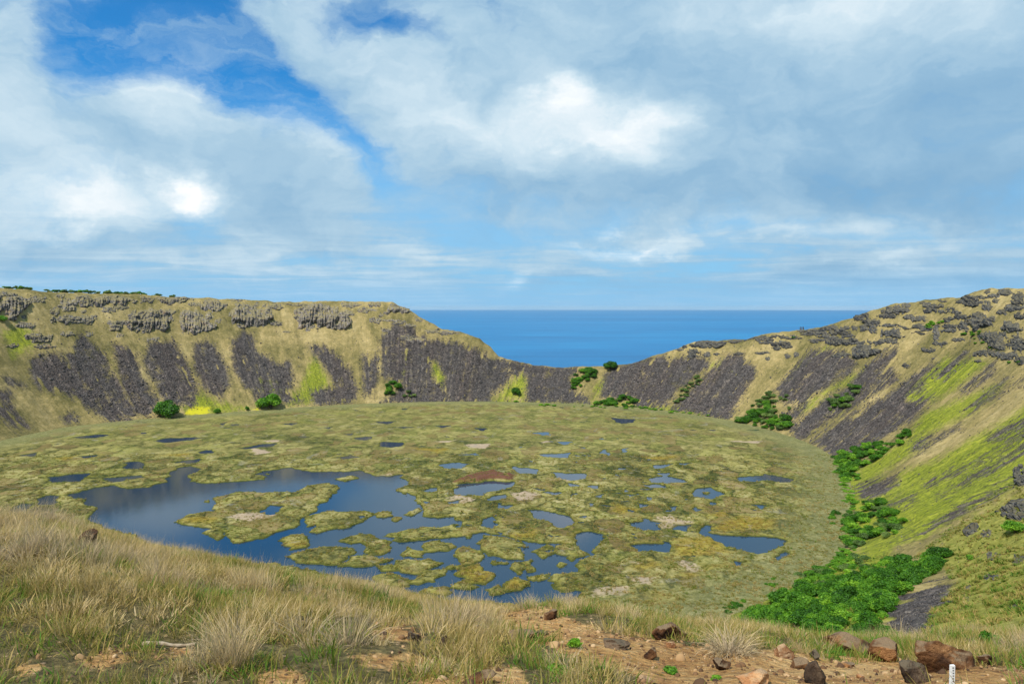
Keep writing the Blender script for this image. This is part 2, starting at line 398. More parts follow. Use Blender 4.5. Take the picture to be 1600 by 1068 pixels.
# ------------------------------------------------------------------ ocean
def ocean():
    m, n, b = mat('ocean_water')
    pos = n.add('ShaderNodeNewGeometry').outputs['Position']
    wv = n.noise(n.vm('MULTIPLY', pos, (.0012, .0045, 1)), 1.0, 4, .55)
    big = n.noise(n.vm('MULTIPLY', pos, (.00012, .0004, 1)), 1.0, 4, .5)
    f = n.m('MULTIPLY_ADD', n.m('SUBTRACT', wv, .5), .9, big)
    c = n.ramp(f, [(.2, (.002, .10, .25)), (.5, (.003, .135, .315)), (.8, (.006, .18, .38))])
    n.put(b.inputs['Base Color'], c); b.inputs['Roughness'].default_value = .45; b.inputs['Specular IOR Level'].default_value = .12
    n.put(b.inputs['Normal'], n.bump(wv, .25, 3.0))
    rad = 83000; rs = [0, 3000, 9000, 25000, rad]; v = [(0, 0, -110)]; f = []
    NS = 160
    for r in rs[1:]:
        for k in range(NS):
            a = 2 * math.pi * k / NS; v.append((r * math.sin(a), r * math.cos(a), -110))
    me = bpy.data.meshes.new('ocean')
    for k in range(NS): f.append((0, 1 + (k + 1) % NS, 1 + k))
    for j in range(len(rs) - 2):
        for k in range(NS):
            a0 = 1 + j * NS; a1 = a0 + NS
            f.append((a0 + k, a0 + (k + 1) % NS, a1 + (k + 1) % NS, a1 + k))
    me.from_pydata(v, [], f); me.materials.append(m)
    o = bpy.data.objects.new('ocean', me); COL.objects.link(o)
    tag(o, 'deep blue ocean stretching to the horizon beyond the crater gap', kind='structure')
ocean()

# ------------------------------------------------------------------ patches read from the photo (pixels of the photograph, laid onto the slopes)
SCREE = [
 [(0, 606), (16, 614), (21, 643), (47, 672), (26, 667), (0, 648)], [(5, 591), (22, 594), (39, 601), (26, 603)],
 [(47, 570), (68, 555), (89, 551), (110, 575), (105, 554), (123, 535), (130, 520), (147, 546), (160, 551), (171, 575), (163, 591), (178, 585), (194, 617), (210, 646), (205, 657), (173, 660), (147, 640), (115, 619), (100, 612), (63, 606), (50, 588)],
 [(178, 541), (189, 541), (210, 556), (220, 591), (244, 625), (247, 643), (215, 648), (197, 609)],
 [(234, 541), (252, 535), (270, 535), (291, 570), (307, 604), (304, 630), (262, 630), (249, 604), (226, 567)],
 [(306, 538), (320, 533), (336, 543), (352, 577), (357, 604), (341, 619), (320, 604), (307, 577)],
 [(365, 533), (381, 520), (394, 528), (399, 551), (416, 559), (434, 572), (452, 567), (455, 588), (450, 622), (426, 622), (400, 606), (388, 604), (367, 577)],
 [(484, 541), (502, 541), (518, 551), (544, 577), (557, 614), (544, 627), (494, 630), (489, 614), (526, 606), (523, 591), (505, 567)],
 [(568, 556), (581, 567), (589, 556), (589, 588), (581, 612), (571, 614)],
 [(597, 530), (615, 507), (647, 512), (649, 525), (678, 533), (707, 538), (752, 549), (760, 562), (809, 564), (809, 583), (767, 614), (762, 625), (676, 622), (628, 598), (599, 588)],
 [(800, 567), (834, 571), (902, 577), (887, 588), (892, 609), (918, 627), (826, 627), (826, 588)],
 [(947, 591), (968, 571), (1023, 559), (1055, 564), (1076, 558), (1097, 560), (1107, 570), (1062, 604), (1041, 630), (994, 635), (994, 619), (942, 619)],
 [(1052, 638), (1089, 604), (1136, 556), (1154, 554), (1181, 580), (1162, 609), (1144, 638), (1136, 654), (1076, 642)],
 [(1214, 609), (1251, 567), (1269, 549), (1295, 549), (1316, 551), (1337, 567), (1316, 588), (1277, 609), (1251, 627), (1227, 630)],
 [(1330, 598), (1364, 567), (1398, 543), (1402, 548), (1379, 575), (1348, 601)],
 [(1238, 672), (1285, 630), (1337, 598), (1390, 575), (1403, 588), (1343, 625), (1293, 656), (1248, 685)],
 [(1270, 690), (1337, 646), (1403, 609), (1453, 572), (1466, 567), (1416, 612), (1416, 630), (1458, 619), (1432, 648), (1403, 667), (1364, 693), (1320, 714), (1298, 706)],
 [(1461, 588), (1508, 551), (1513, 554), (1477, 590)], [(1498, 609), (1553, 571), (1555, 578), (1511, 611)],
 [(1503, 646), (1568, 588), (1577, 592), (1521, 640)], [(1534, 685), (1600, 652), (1620, 650), (1600, 667), (1558, 688)],
 [(1333, 765), (1369, 753), (1405, 745), (1402, 758), (1376, 774), (1347, 778)], [(1398, 851), (1449, 822), (1511, 792), (1516, 799), (1463, 826), (1416, 845)],
 [(1463, 774), (1511, 748), (1620, 680), (1620, 696), (1529, 747), (1470, 777)],
 [(1391, 942), (1438, 920), (1492, 909), (1485, 931), (1456, 956), (1442, 992), (1402, 989), (1387, 967)]]
SCREE += [[(1420, 700), (1500, 664), (1502, 668), (1430, 706)], [(1440, 760), (1600, 676), (1602, 681), (1450, 766)], [(1480, 800), (1590, 745), (1592, 750), (1490, 806)], [(1360, 800), (1430, 772), (1432, 777), (1366, 806)], [(1545, 620), (1600, 590), (1600, 594), (1548, 626)],
 [(1350, 650), (1440, 600), (1444, 604), (1356, 656)], [(1225, 650), (1262, 628), (1250, 645), (1235, 662)], [(640, 600), (760, 606), (765, 628), (600, 628)], [(100, 650), (112, 645), (118, 655), (104, 660)], [(395, 606), (440, 612), (470, 626), (400, 622)]]
SCREE_HOLE = [[(670, 559), (683, 562), (699, 588), (691, 612), (673, 588)]]
LIME = [
 [(283, 635), (310, 609), (341, 627), (404, 638), (341, 650), (289, 652)], [(445, 630), (468, 604), (487, 556), (497, 556), (518, 598), (489, 630), (452, 635)],
 [(400, 583), (450, 604), (440, 625), (400, 612)], [(1403, 614), (1442, 580), (1482, 554), (1484, 562), (1519, 556), (1547, 567), (1495, 609), (1456, 630), (1421, 635)],
 [(1238, 648), (1267, 619), (1327, 588), (1361, 570), (1337, 598), (1295, 612), (1272, 638)],
 [(1411, 696), (1442, 643), (1508, 619), (1571, 596), (1547, 622), (1495, 656), (1442, 682)],
 [(1409, 738), (1463, 720), (1620, 630), (1640, 715), (1529, 782), (1427, 836), (1345, 872), (1345, 850), (1402, 814), (1391, 782)],
 [(1345, 850), (1318, 790), (1322, 740), (1300, 712), (1330, 715), (1350, 760), (1400, 800), (1400, 850), (1370, 880)],
 [(1340, 862), (1250, 895), (1130, 955), (1090, 990), (1250, 1000), (1400, 960), (1420, 880)],
 [(670, 562), (683, 565), (699, 588), (691, 610), (673, 588)], [(800, 590), (820, 580), (830, 600), (822, 625), (770, 625)],
 [(1105, 572), (1130, 560), (1150, 575), (1180, 580), (1170, 590)], [(1225, 600), (1260, 555), (1290, 540), (1300, 545), (1262, 570), (1240, 610)],
 [(930, 600), (960, 585), (950, 605), (925, 625)], [(760, 622), (1000, 628), (1120, 645), (1140, 655), (1000, 640), (760, 632)], [(0, 520), (40, 500), (60, 540), (20, 560)]]
LIME += [[(1345, 790), (1420, 740), (1500, 700), (1640, 640), (1640, 730), (1540, 780), (1440, 835), (1360, 868)], [(1330, 735), (1440, 672), (1450, 690), (1350, 760)], [(1290, 645), (1330, 612), (1345, 612), (1310, 650)]]
YELLOW = [[(285, 648), (297, 634), (330, 634), (325, 650)], [(392, 640), (408, 634), (404, 642)]]
OLIVE = [[(1430, 870), (1520, 800), (1640, 740), (1640, 1010), (1440, 1010), (1456, 956), (1490, 905), (1470, 880)], [(600, 560), (640, 545), (650, 600), (610, 590)]]

# ------------------------------------------------------------------ crater wall (one sheet from the shore over the rim down to the sea)
def scree_field(X, Y, px, py):
    arc = np.arctan2(X - CX, Y - CY) * 650; r = np.hypot(X - CX, Y - CY)
    k = np.clip(900 / np.maximum(Y, 60), .5, 2.2)
    fing = fbm(arc / 9, r / 120, 3, 161, .6)
    qx = px + k * 3.5 * fbm(X / 14, Y / 14, 3, 163); qy = py + k * (7.5 * fing + 3 * fbm(X / 10, Y / 10, 2, 165))
    f = np.minimum(field(SCREE, qx, qy, 30), -field(SCREE_HOLE, qx, qy, 30))
    f = np.minimum(f + 2.5 * np.clip((Y - 650) / 300, 0, 1), 16)
    gaps = pn(arc / 6.5, r / 70, 167) + .6 * fbm(X / 16, Y / 16, 3, 169)
    return f - np.clip((gaps - .5) * 34, 0, 22)
def build_wall():
    def seg(a, b, s): return list(np.arange(a, b, s))
    ph = np.array(seg(-80, 128, .16) + seg(128, 146, .09) + seg(146, 176, .055) + seg(176, 192, .3) + seg(192, 280, 1.5) + [280.0])
    tt = np.concatenate([np.linspace(-.045, 1.03, 118), [1.06, 1.1, 1.16, 1.25, 1.4, 1.7, 2.2, 3.2, 5, 8, 14]])
    PH, TT = np.meshgrid(ph, tt, indexing='ij')
    rs = iper(SH_T, PH); rr = iper(RR_T, PH); r = rs + TT * (rr - rs)
    X = CX + r * np.sin(np.radians(PH)); Y = CY + r * np.cos(np.radians(PH))
    Z = np.maximum(T(X, Y), -135)
    v = np.stack([X, Y, Z], -1).reshape(-1, 3)
    fa = grid_faces(len(ph), len(tt))
    o = mesh_obj('crater_wall', v, fa[:, ::-1], M_WALL, smooth=True)
    tag(o, 'crater slopes of dry grass and dark scree streaks around the lake', kind='structure')
    px, py = proj(X.ravel(), Y.ravel(), Z.ravel())
    ok = (TT.ravel() < 1.02) & (Y.ravel() > 40)
    px = np.where(ok, px, -9999.); me = o.data
    set_attr(me, 'scree', scree_field(X.ravel(), Y.ravel(), px, py))
    set_attr(me, 'lime', field(LIME, px, py, 30) + 7 * np.clip((800 - Y.ravel()) / 200, 0, 1) * (px > 1300)); set_attr(me, 'yellow', field(YELLOW, px, py, 30)); set_attr(me, 'olive', field(OLIVE, px, py, 40))
    set_attr(me, 'slope', np.stack([np.radians(PH.ravel()) * 650, r.ravel(), Z.ravel() * 0], -1), 'FLOAT_VECTOR')
build_wall()

# ------------------------------------------------------------------ lake and reed marsh
def lake():
    m, n, b = mat('lake_water')
    pos = n.add('ShaderNodeNewGeometry').outputs['Position']
    rp = n.noise(n.vm('MULTIPLY', pos, (.9, 1.3, 1)), 1.0, 5, .6)
    cl = n.noise(pos, .008, 3, .5)
    n.put(b.inputs['Base Color'], n.mix(cl, (.006, .022, .046), (.009, .034, .070)))
    b.inputs['Roughness'].default_value = .04; b.inputs['Specular IOR Level'].default_value = .5; b.inputs['IOR'].default_value = 1.33
    n.put(b.inputs['Normal'], n.bump(rp, .14, .10))
    NS = 120; me = bpy.data.meshes.new('lake')
    v = [(CX, CY, 0)] + [(CX + 556 * math.sin(2 * math.pi * k / NS), CY + 556 * math.cos(2 * math.pi * k / NS), 0) for k in range(NS)]
    me.from_pydata(v, [], [(0, 1 + (k + 1) % NS, 1 + k) for k in range(NS)]); me.materials.append(m)
    o = bpy.data.objects.new('lake', me); COL.objects.link(o)
    tag(o, 'still dark blue crater lake water between the reed mats', kind='structure')
lake()
WATER = [
 [(108, 773), (147, 762), (175, 759), (200, 764), (231, 761), (262, 753), (266, 742), (275, 731), (300, 728), (309, 734), (292, 742), (295, 753), (328, 756), (369, 752), (416, 750), (420, 742), (412, 736), (453, 731), (492, 737), (534, 738), (562, 735), (572, 740), (604, 745), (626, 742), (628, 750), (639, 756), (610, 764), (629, 769), (642, 781), (659, 789), (661, 804), (670, 808), (702, 808), (721, 820), (696, 821), (655, 824), (607, 831), (591, 839), (581, 834), (553, 835), (532, 848), (495, 851), (464, 867), (441, 880), (380, 880), (300, 865), (230, 845), (150, 820), (138, 806), (150, 795), (138, 786)],
 [(690, 842), (706, 838), (735, 840), (760, 832), (790, 838), (820, 846), (860, 852), (900, 850), (903, 836), (925, 831), (940, 837), (934, 846), (919, 860), (917, 868), (897, 877), (903, 891), (862, 897), (856, 912), (905, 925), (890, 940), (820, 945), (760, 940), (700, 940), (640, 925), (580, 905), (500, 895), (440, 885), (430, 870), (455, 862), (500, 850), (560, 842), (600, 838), (650, 842)],
 [(78, 745), (137, 739), (141, 745), (122, 752), (84, 753)], [(162, 747), (216, 743), (225, 747), (200, 750), (175, 753)], [(189, 723), (219, 720), (230, 725), (216, 733), (200, 731)],
 [(273, 722), (308, 717), (306, 722), (287, 724)], [(312, 705), (331, 703), (333, 708), (319, 709)], [(237, 689), (266, 684), (323, 683), (300, 687), (266, 691)], [(375, 700), (412, 694), (433, 692), (422, 698), (394, 701)],
 [(59, 780), (75, 774), (94, 775), (85, 787), (66, 788)], [(15, 800), (34, 787), (56, 787), (40, 800)], [(112, 684), (150, 679), (170, 679), (150, 684)], [(20, 712), (60, 707), (50, 713)], [(120, 713), (158, 710), (140, 715)],
 [(589, 697), (597, 690), (626, 691), (628, 697), (610, 699)], [(557, 683), (578, 682), (573, 687), (562, 687)], [(537, 678), (556, 676), (550, 680)], [(585, 659), (616, 658), (604, 662)], [(616, 666), (645, 667), (629, 669)],
 [(677, 665), (705, 664), (692, 668)], [(742, 669), (760, 668), (753, 673)], [(836, 676), (857, 675), (852, 680)], [(869, 690), (893, 690), (881, 695)], [(842, 710), (893, 707), (886, 715), (862, 714)],
 [(683, 726), (718, 723), (731, 725), (721, 732), (699, 731)], [(803, 730), (842, 734), (836, 740), (814, 741)], [(866, 738), (914, 739), (914, 747), (891, 751), (875, 747)], [(891, 754), (910, 757), (900, 760)],
 [(712, 764), (721, 756), (766, 752), (803, 754), (798, 761), (776, 767), (753, 774), (718, 774)], [(659, 765), (683, 762), (685, 766), (670, 769)], [(760, 778), (788, 773), (782, 781), (766, 782)], [(697, 784), (712, 781), (716, 788), (702, 788)],
 [(753, 812), (768, 804), (775, 812), (770, 824), (760, 822)], [(823, 796), (846, 797), (871, 802), (893, 808), (893, 820), (877, 826), (858, 816), (836, 807)],
 [(955, 653), (990, 655), (990, 660), (971, 661)], [(936, 707), (949, 702), (947, 711)], [(971, 701), (982, 703), (976, 706)], [(1022, 727), (1044, 724), (1041, 731), (1030, 732)], [(1054, 723), (1082, 723), (1070, 727)],
 [(1022, 739), (1047, 738), (1038, 744)], [(1011, 747), (1031, 744), (1054, 747), (1070, 752), (1041, 755), (1019, 753)], [(1003, 757), (1031, 756), (1044, 761), (1015, 762)],
 [(1155, 746), (1197, 741), (1241, 748), (1232, 754), (1187, 751), (1162, 752)], [(1079, 776), (1085, 765), (1114, 762), (1130, 773), (1114, 779)], [(972, 772), (1001, 770), (987, 775)], [(990, 784), (1012, 788), (1000, 792)],
 [(1084, 792), (1098, 795), (1088, 799)], [(1109, 784), (1120, 785), (1113, 789)], [(1171, 788), (1197, 791), (1187, 795)], [(982, 818), (1015, 810), (1028, 816), (1027, 827), (1003, 827)], [(1050, 827), (1062, 822), (1080, 822), (1070, 828)],
 [(1095, 820), (1105, 820), (1117, 835), (1146, 837), (1184, 839), (1225, 842), (1216, 855), (1181, 864), (1143, 855), (1120, 845), (1101, 834)], [(990, 853), (1009, 849), (1035, 849), (1050, 851), (1038, 860), (1000, 862)],
 [(1213, 864), (1229, 863), (1216, 876)], [(1149, 877), (1162, 880), (1152, 885)], [(400, 742), (410, 738), (414, 744)], [(640, 770), (650, 776), (646, 780)],
 [(520, 715), (550, 712), (562, 714), (540, 717)], [(440, 662), (470, 660), (455, 664)], [(340, 662), (352, 660), (348, 664)], [(505, 668), (520, 667), (512, 670)], [(920, 760), (935, 758), (930, 763)], [(930, 775), (945, 773), (938, 778)], [(780, 790), (800, 788), (792, 794)], [(850, 770), (870, 768), (862, 773)]]
ISLES = [
 [(280, 814), (300, 805), (337, 800), (337, 778), (369, 770), (406, 769), (462, 769), (480, 759), (508, 756), (526, 759), (526, 772), (499, 785), (497, 799), (473, 808), (457, 823), (419, 839), (400, 843), (369, 847), (359, 841), (356, 833), (312, 823)],
 [(482, 807), (511, 802), (534, 800), (569, 799), (578, 805), (565, 816), (537, 824), (505, 832), (483, 831), (495, 820), (476, 821), (480, 813)],
 [(581, 804), (604, 800), (612, 804), (591, 808)], [(604, 812), (620, 807), (625, 810), (613, 816)], [(523, 749), (546, 743), (559, 747), (540, 751)], [(631, 802), (648, 795), (655, 797), (645, 804)],
 [(432, 845), (457, 835), (480, 839), (476, 855), (457, 859), (441, 851)], [(320, 784), (325, 783), (325, 785)],
 [(741, 849), (762, 838), (784, 840), (820, 849), (817, 871), (787, 873), (762, 862)], [(709, 865), (716, 857), (750, 860), (761, 868), (741, 881), (719, 882)],
 [(716, 899), (725, 885), (753, 884), (756, 892), (772, 895), (756, 909), (731, 907)], [(650, 902), (669, 890), (691, 890), (694, 898), (669, 909), (650, 913)],
 [(616, 877), (650, 877), (678, 874), (683, 882), (656, 895), (628, 893)], [(803, 882), (831, 874), (830, 882), (816, 896), (805, 890)], [(837, 860), (856, 852), (864, 860), (850, 870)],
 [(866, 879), (884, 880), (875, 886)], [(867, 856), (894, 851), (914, 865), (900, 870), (875, 863)], [(694, 888), (722, 883), (712, 891)], [(669, 849), (691, 846), (706, 856), (697, 862), (672, 860)],
 [(625, 865), (637, 856), (669, 859), (666, 868), (631, 871)], [(787, 910), (806, 903), (825, 910), (816, 924), (791, 924)], [(705, 917), (722, 907), (747, 915), (731, 921)],
 [(588, 884), (616, 882), (619, 890), (600, 893)], [(588, 903), (619, 898), (647, 909), (644, 918), (603, 918)], [(842, 899), (856, 896), (855, 906), (844, 906)], [(884, 871), (895, 868), (893, 875)],
 [(456, 868), (503, 852), (553, 859), (556, 865), (522, 881), (469, 877)], [(525, 884), (556, 871), (587, 867), (608, 874), (575, 885), (547, 887)],
 [(533, 843), (556, 835), (581, 834), (588, 842), (606, 849), (600, 865), (575, 862), (569, 854), (547, 849)], [(606, 837), (644, 827), (675, 823), (722, 826), (700, 837), (666, 842), (650, 846), (612, 846)],
 [(312, 832), (335, 826), (350, 838), (338, 843)], [(860, 915), (885, 905), (900, 912), (890, 922), (868, 922)], [(760, 918), (780, 914), (785, 926), (768, 930)], [(660, 925), (690, 915), (705, 925), (690, 932)],
 [(1100, 770), (1110, 769), (1108, 772)], [(828, 902), (838, 900), (836, 905)], [(825, 887), (836, 886), (832, 891)], [(775, 876), (790, 880), (780, 884)]]
IPOND = [[(403, 800), (422, 790), (441, 791), (435, 799), (419, 805)], [(548, 852), (562, 850), (566, 856), (552, 858)]]
MUSTARD = [[(1110, 826), (1130, 815), (1160, 806), (1210, 812), (1215, 828), (1150, 832)], [(1050, 843), (1112, 837), (1144, 865), (1097, 871), (1056, 871)], [(984, 887), (1012, 874), (1030, 884), (1010, 892)],
 [(1100, 881), (1131, 880), (1134, 893), (1103, 893)], [(1138, 895), (1160, 893), (1155, 903), (1142, 903)], [(1000, 927), (1066, 937), (1056, 949), (1012, 946)], [(716, 899), (725, 885), (753, 884), (772, 895), (756, 909), (731, 907)],
 [(435, 850), (476, 845), (474, 856), (455, 860)], [(284, 813), (310, 806), (340, 812), (320, 820)], [(785, 835), (835, 828), (830, 838), (800, 842)], [(1190, 846), (1232, 842), (1235, 852), (1225, 856)], [(896, 838), (908, 832), (906, 846)],
 [(960, 790), (1000, 795), (985, 805), (955, 800)], [(1100, 808), (1125, 800), (1140, 806), (1118, 812)], [(990, 715), (1060, 712), (1050, 720)], [(640, 700), (700, 702), (690, 710)], [(250, 712), (300, 708), (290, 716)], [(80, 716), (120, 712), (100, 720)],
 [(1060, 895), (1090, 893), (1100, 905), (1065, 905)], [(842, 899), (856, 896), (855, 906), (844, 906)], [(787, 910), (806, 903), (825, 910), (816, 924), (791, 924)]]
PINK = [[(1017, 812), (1050, 808), (1080, 820), (1065, 827), (1030, 827)], [(1059, 881), (1085, 880), (1100, 892), (1085, 897)], [(972, 909), (1034, 905), (1020, 918), (1000, 921)], [(675, 691), (710, 688), (705, 693)],
 [(725, 695), (765, 693), (760, 702), (735, 700)], [(690, 778), (720, 776), (745, 783), (725, 790), (700, 788)], [(795, 770), (830, 768), (845, 774), (815, 784), (800, 778)], [(360, 806), (400, 801), (430, 806), (400, 815), (365, 816)],
 [(580, 743), (610, 741), (612, 747), (590, 748)], [(1140, 690), (1190, 689), (1180, 694)], [(410, 689), (440, 688), (430, 692)], [(395, 700), (430, 706), (400, 712)], [(880, 688), (850, 690), (845, 694)], [(980, 880), (1000, 878), (990, 884)], [(870, 748), (890, 751), (885, 754)], [(930, 920), (985, 918), (975, 935), (930, 935)]]
MOUND = [[(703, 756), (728, 746), (765, 739), (803, 743), (803, 752), (766, 750), (720, 756)]]
def lw(polys): return [[lk(*p) for p in q] for q in polys]

def marsh_material():
    m, n, b = mat('reed_marsh')
    pos = n.add('ShaderNodeNewGeometry').outputs['Position']
    sq = n.vm('MULTIPLY', pos, (1, .75, 1))
    big = n.noise(sq, .012, 5, .55, .8); mid = n.noise(sq, .05, 7, .62, 1.2); fine = n.noise(pos, .9, 6, .7); med = n.noise(pos, .22, 6, .65, .6)
    f = n.m('MULTIPLY_ADD', n.m('SUBTRACT', fine, .5), .6, n.m('MULTIPLY_ADD', n.m('SUBTRACT', mid, .5), 1.0, n.m('MULTIPLY_ADD', n.m('SUBTRACT', med, .5), .75, n.m('MULTIPLY_ADD', n.m('SUBTRACT', big, .5), .7, .52))))
    wv_ = n.vm('ADD', sq, n.vm('MULTIPLY', n.noise(sq, .06, 4, .6, col=True), (22, 22, 0)))
    cellc = n.add('ShaderNodeSeparateColor'); n.put(cellc.inputs[0], n.vor(wv_, .055, 'F1', 'Color'))
    crease = n.vor(wv_, .055, 'DISTANCE_TO_EDGE', 'Distance')
    ysep = n.add('ShaderNodeSeparateXYZ'); n.put(ysep.inputs[0], pos)
    even = n.ss(n.m('MULTIPLY_ADD', big, 260, ysep.outputs[1]), 850, 1250, 1.0, .35)      # tone contrast of patches and creases drops towards the far side of the bog
    f = n.m('MULTIPLY_ADD', n.m('SUBTRACT', f, .53), n.m('MULTIPLY_ADD', even, .5, .5), .53)
    f = n.m('MULTIPLY_ADD', n.m('MULTIPLY', n.m('SUBTRACT', cellc.outputs[0], .5), even), .26, f)
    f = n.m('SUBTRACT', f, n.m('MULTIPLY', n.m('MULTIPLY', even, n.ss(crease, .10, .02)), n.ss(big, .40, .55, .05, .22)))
    c = n.ramp(f, [(.22, (.034, .040, .012)), (.38, (.098, .096, .030)), (.52, (.182, .165, .052)), (.66, (.275, .24, .09)), (.82, (.36, .31, .17))])
    grn = n.ss(n.noise(sq, .03, 5, .6, 1.0), .54, .66)
    c = n.mix(n.m('MULTIPLY', n.m('MAXIMUM', grn, n.ss(cellc.outputs[1], .72, .8)), .4), c, n.ramp(f, [(.3, (.04, .058, .012)), (.5, (.11, .130, .025)), (.7, (.22, .225, .045))]))
    yl = n.m('MULTIPLY', n.ss(big, .47, .62), n.ss(mid, .48, .62))
    c = n.mix(n.m('MULTIPLY', yl, .5), c, (.27, .245, .065))
    c = n.mix(n.m('MULTIPLY', n.ss(cellc.outputs[2], .80, .86), n.ss(med, .35, .6, .15, .7)), c, n.mix(fine, (.085, .052, .022), (.24, .165, .07)))
    ms = n.m('ADD', n.attr('mustard'), n.m('MULTIPLY', n.m('SUBTRACT', med, .5), 16))
    c = n.mix(n.m('MULTIPLY', n.ss(ms, -4, 6), .72), c, n.ramp(med, [(.3, (.12, .062, .012)), (.5, (.25, .175, .022)), (.7, (.31, .28, .05))]))
    pk = n.m('ADD', n.attr('pink'), n.m('MULTIPLY', n.m('SUBTRACT', med, .5), 12))
    c = n.mix(n.m('MULTIPLY', n.ss(pk, -1.5, 2.5), .8), c, n.mix(med, (.24, .18, .14), (.54, .41, .29)))
    gy = n.m('MULTIPLY', n.ss(n.noise(sq, .035, 4, .6, 1.5), .60, .68), n.ss(fine, .35, .6))
    c = n.mix(n.m('MULTIPLY', gy, .65), c, (.27, .245, .19))
    mo = n.m('ADD', n.attr('mound'), n.m('MULTIPLY', n.m('SUBTRACT', fine, .5), 3))
    c = n.mix(n.ss(mo, -1, 2), c, n.mix(fine, (.060, .026, .016), (.20, .095, .060)))
    rim = n.m('ADD', n.attr('shore'), n.m('MULTIPLY', n.m('SUBTRACT', mid, .5), 50))
    c = n.mix(n.m('MULTIPLY', n.ss(rim, 75, 10), .8), c, n.ramp(n.m('MULTIPLY_ADD', fine, .5, n.m('MULTIPLY', med, .5)), [(.3, (.070, .080, .026)), (.5, (.165, .165, .066)), (.72, (.34, .32, .18))]))
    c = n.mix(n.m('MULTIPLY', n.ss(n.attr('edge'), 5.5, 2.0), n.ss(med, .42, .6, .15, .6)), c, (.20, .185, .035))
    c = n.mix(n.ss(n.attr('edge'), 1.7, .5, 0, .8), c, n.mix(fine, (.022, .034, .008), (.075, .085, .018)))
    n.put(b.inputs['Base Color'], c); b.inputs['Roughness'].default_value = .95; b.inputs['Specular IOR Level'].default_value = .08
    n.put(b.inputs['Normal'], n.bump(n.m('MULTIPLY_ADD', fine, .6, med), .9, 1.4))
    return m
M_MARSH = marsh_material()
MARSH_F = {}
def build_marsh():
    ys = [366.0]
    while ys[-1] < 1418: ys.append(ys[-1] + .0026 * ys[-1])
    ys = np.array(ys); xs = np.arange(-705, 405, 1.75)
    Y, X = np.meshgrid(ys, xs, indexing='ij')
    wx = X + 4.5 * fbm(X / 26, Y / 26, 3, 31) + 1.2 * pn(X / 5, Y / 5, 33); wy = Y + 5.5 * fbm(X / 26, Y / 26, 3, 41) + 1.2 * pn(X / 5, Y / 5, 43)
    pad = 26
    fx, fy = wx.ravel(), wy.ravel()
    wat = field(lw(WATER), fx, fy, pad)
    isl = field(lw(ISLES), fx, fy, pad) + 2.2
    ip = field(lw(IPOND), fx, fy, pad)
    land = np.maximum(-wat, np.where(wat > 0, isl, np.maximum(isl, -pad)))
    land = np.minimum(land, -ip)
    land = land + .9 * pn(fx / 6, fy / 6, 51)
    land = land - np.where(wat > -12, .9, 0)
    # small dark hollows in the far marsh
    hol = fbm(X.ravel() / 34, Y.ravel() / 26, 4, 61) - .84 - .25 * np.clip((900 - Y.ravel()) / 300, 0, 1)
    land = np.where(hol > 0, np.minimum(land, -hol * 14), np.minimum(land, np.maximum(-hol * 40, 0) + .2))
    ppx, ppy = proj(X.ravel(), Y.ravel(), 0 * X.ravel())
    zone = np.clip(1 - np.hypot((ppx - 890) / 400, (ppy - 800) / 120), 0, 1) ** .5
    ch = fbm(X.ravel() / 17, Y.ravel() / 15, 4, 65) - (.98 - .46 * zone) - .3 * (zone <= 0)
    land = np.where(ch > 0, np.minimum(land, -ch * 16), np.minimum(land, np.maximum(-ch * 30, 0) + .25))
    ph = np.degrees(np.arctan2(X.ravel() - CX, Y.ravel() - CY)); r = np.hypot(X.ravel() - CX, Y.ravel() - CY); rs = iper(SH_T, ph)
    inside = rs + 8 - r
    shore = rs - r
    land = np.where(shore < 14, np.maximum(land, np.clip((14 - shore) * .5, 0, 4)), land)
    mound = field(lw(MOUND), fx, fy, pad)
    hum = .55 * fbm(X.ravel() / 9, Y.ravel() / 9, 3, 71) + .8 * fbm(X.ravel() / 30, Y.ravel() / 30, 2, 75)
    z = np.clip(land / 1.8, -1, 1) * 1.15 + np.clip(land / 6, 0, 1) * np.clip(hum + .45, -.3, 2.2)
    z = z * np.where(z > 0, np.clip(1.12 - (Y.ravel() - 430) / 900, .28, 1.1), 1)
    z = z + np.clip(mound / 4, 0, 1) * 3.2
    shp = z.reshape(Y.shape); up = shp > 0
    ok = (inside > 0).reshape(Y.shape)
    up &= ok
    # connected pieces of land
    lab = np.zeros(Y.shape, np.int32); cur = 0; sizes = [0]
    nr, nc = Y.shape; upf = up.ravel(); labf = lab.ravel()
    for s in np.flatnonzero(upf):
        if labf[s]: continue
        cur += 1; st = [s]; labf[s] = cur; cnt = 0
        while st:
            q = st.pop(); cnt += 1; c = q % nc
            for d in (q - nc, q + nc, q - 1 if c else -1, q + 1 if c < nc - 1 else -1):
                if 0 <= d < nr * nc and upf[d] and not labf[d]: labf[d] = cur; st.append(d)
        sizes.append(cnt)
    sizes = np.array(sizes); main = int(np.argmax(sizes))
    fa = grid_faces(nr, nc)
    fl = labf[fa].max(1)
    fl = np.where((sizes[fl] < 7), 0, fl)
    V = np.stack([X.ravel(), Y.ravel(), z], -1)
    A = {'mustard': field(lw(MUSTARD), fx, fy, pad), 'pink': field(lw(PINK), fx, fy, pad), 'mound': mound, 'shore': np.clip(shore, -40, 120), 'edge': np.clip(land, -5, 10)}
    def piece(name, sel):
        f = fa[sel]; u, inv = np.unique(f, return_inverse=True)
        o = mesh_obj(name, V[u], inv.reshape(-1, 4), M_MARSH, smooth=True)
        for k, a in A.items(): set_attr(o.data, k, a[u])
        return o, u
    o, u = piece('reed_marsh', (fl == main))
    tag(o, 'wide olive green floating reed marsh covering most of the crater lake', kind='structure')
    n = 0
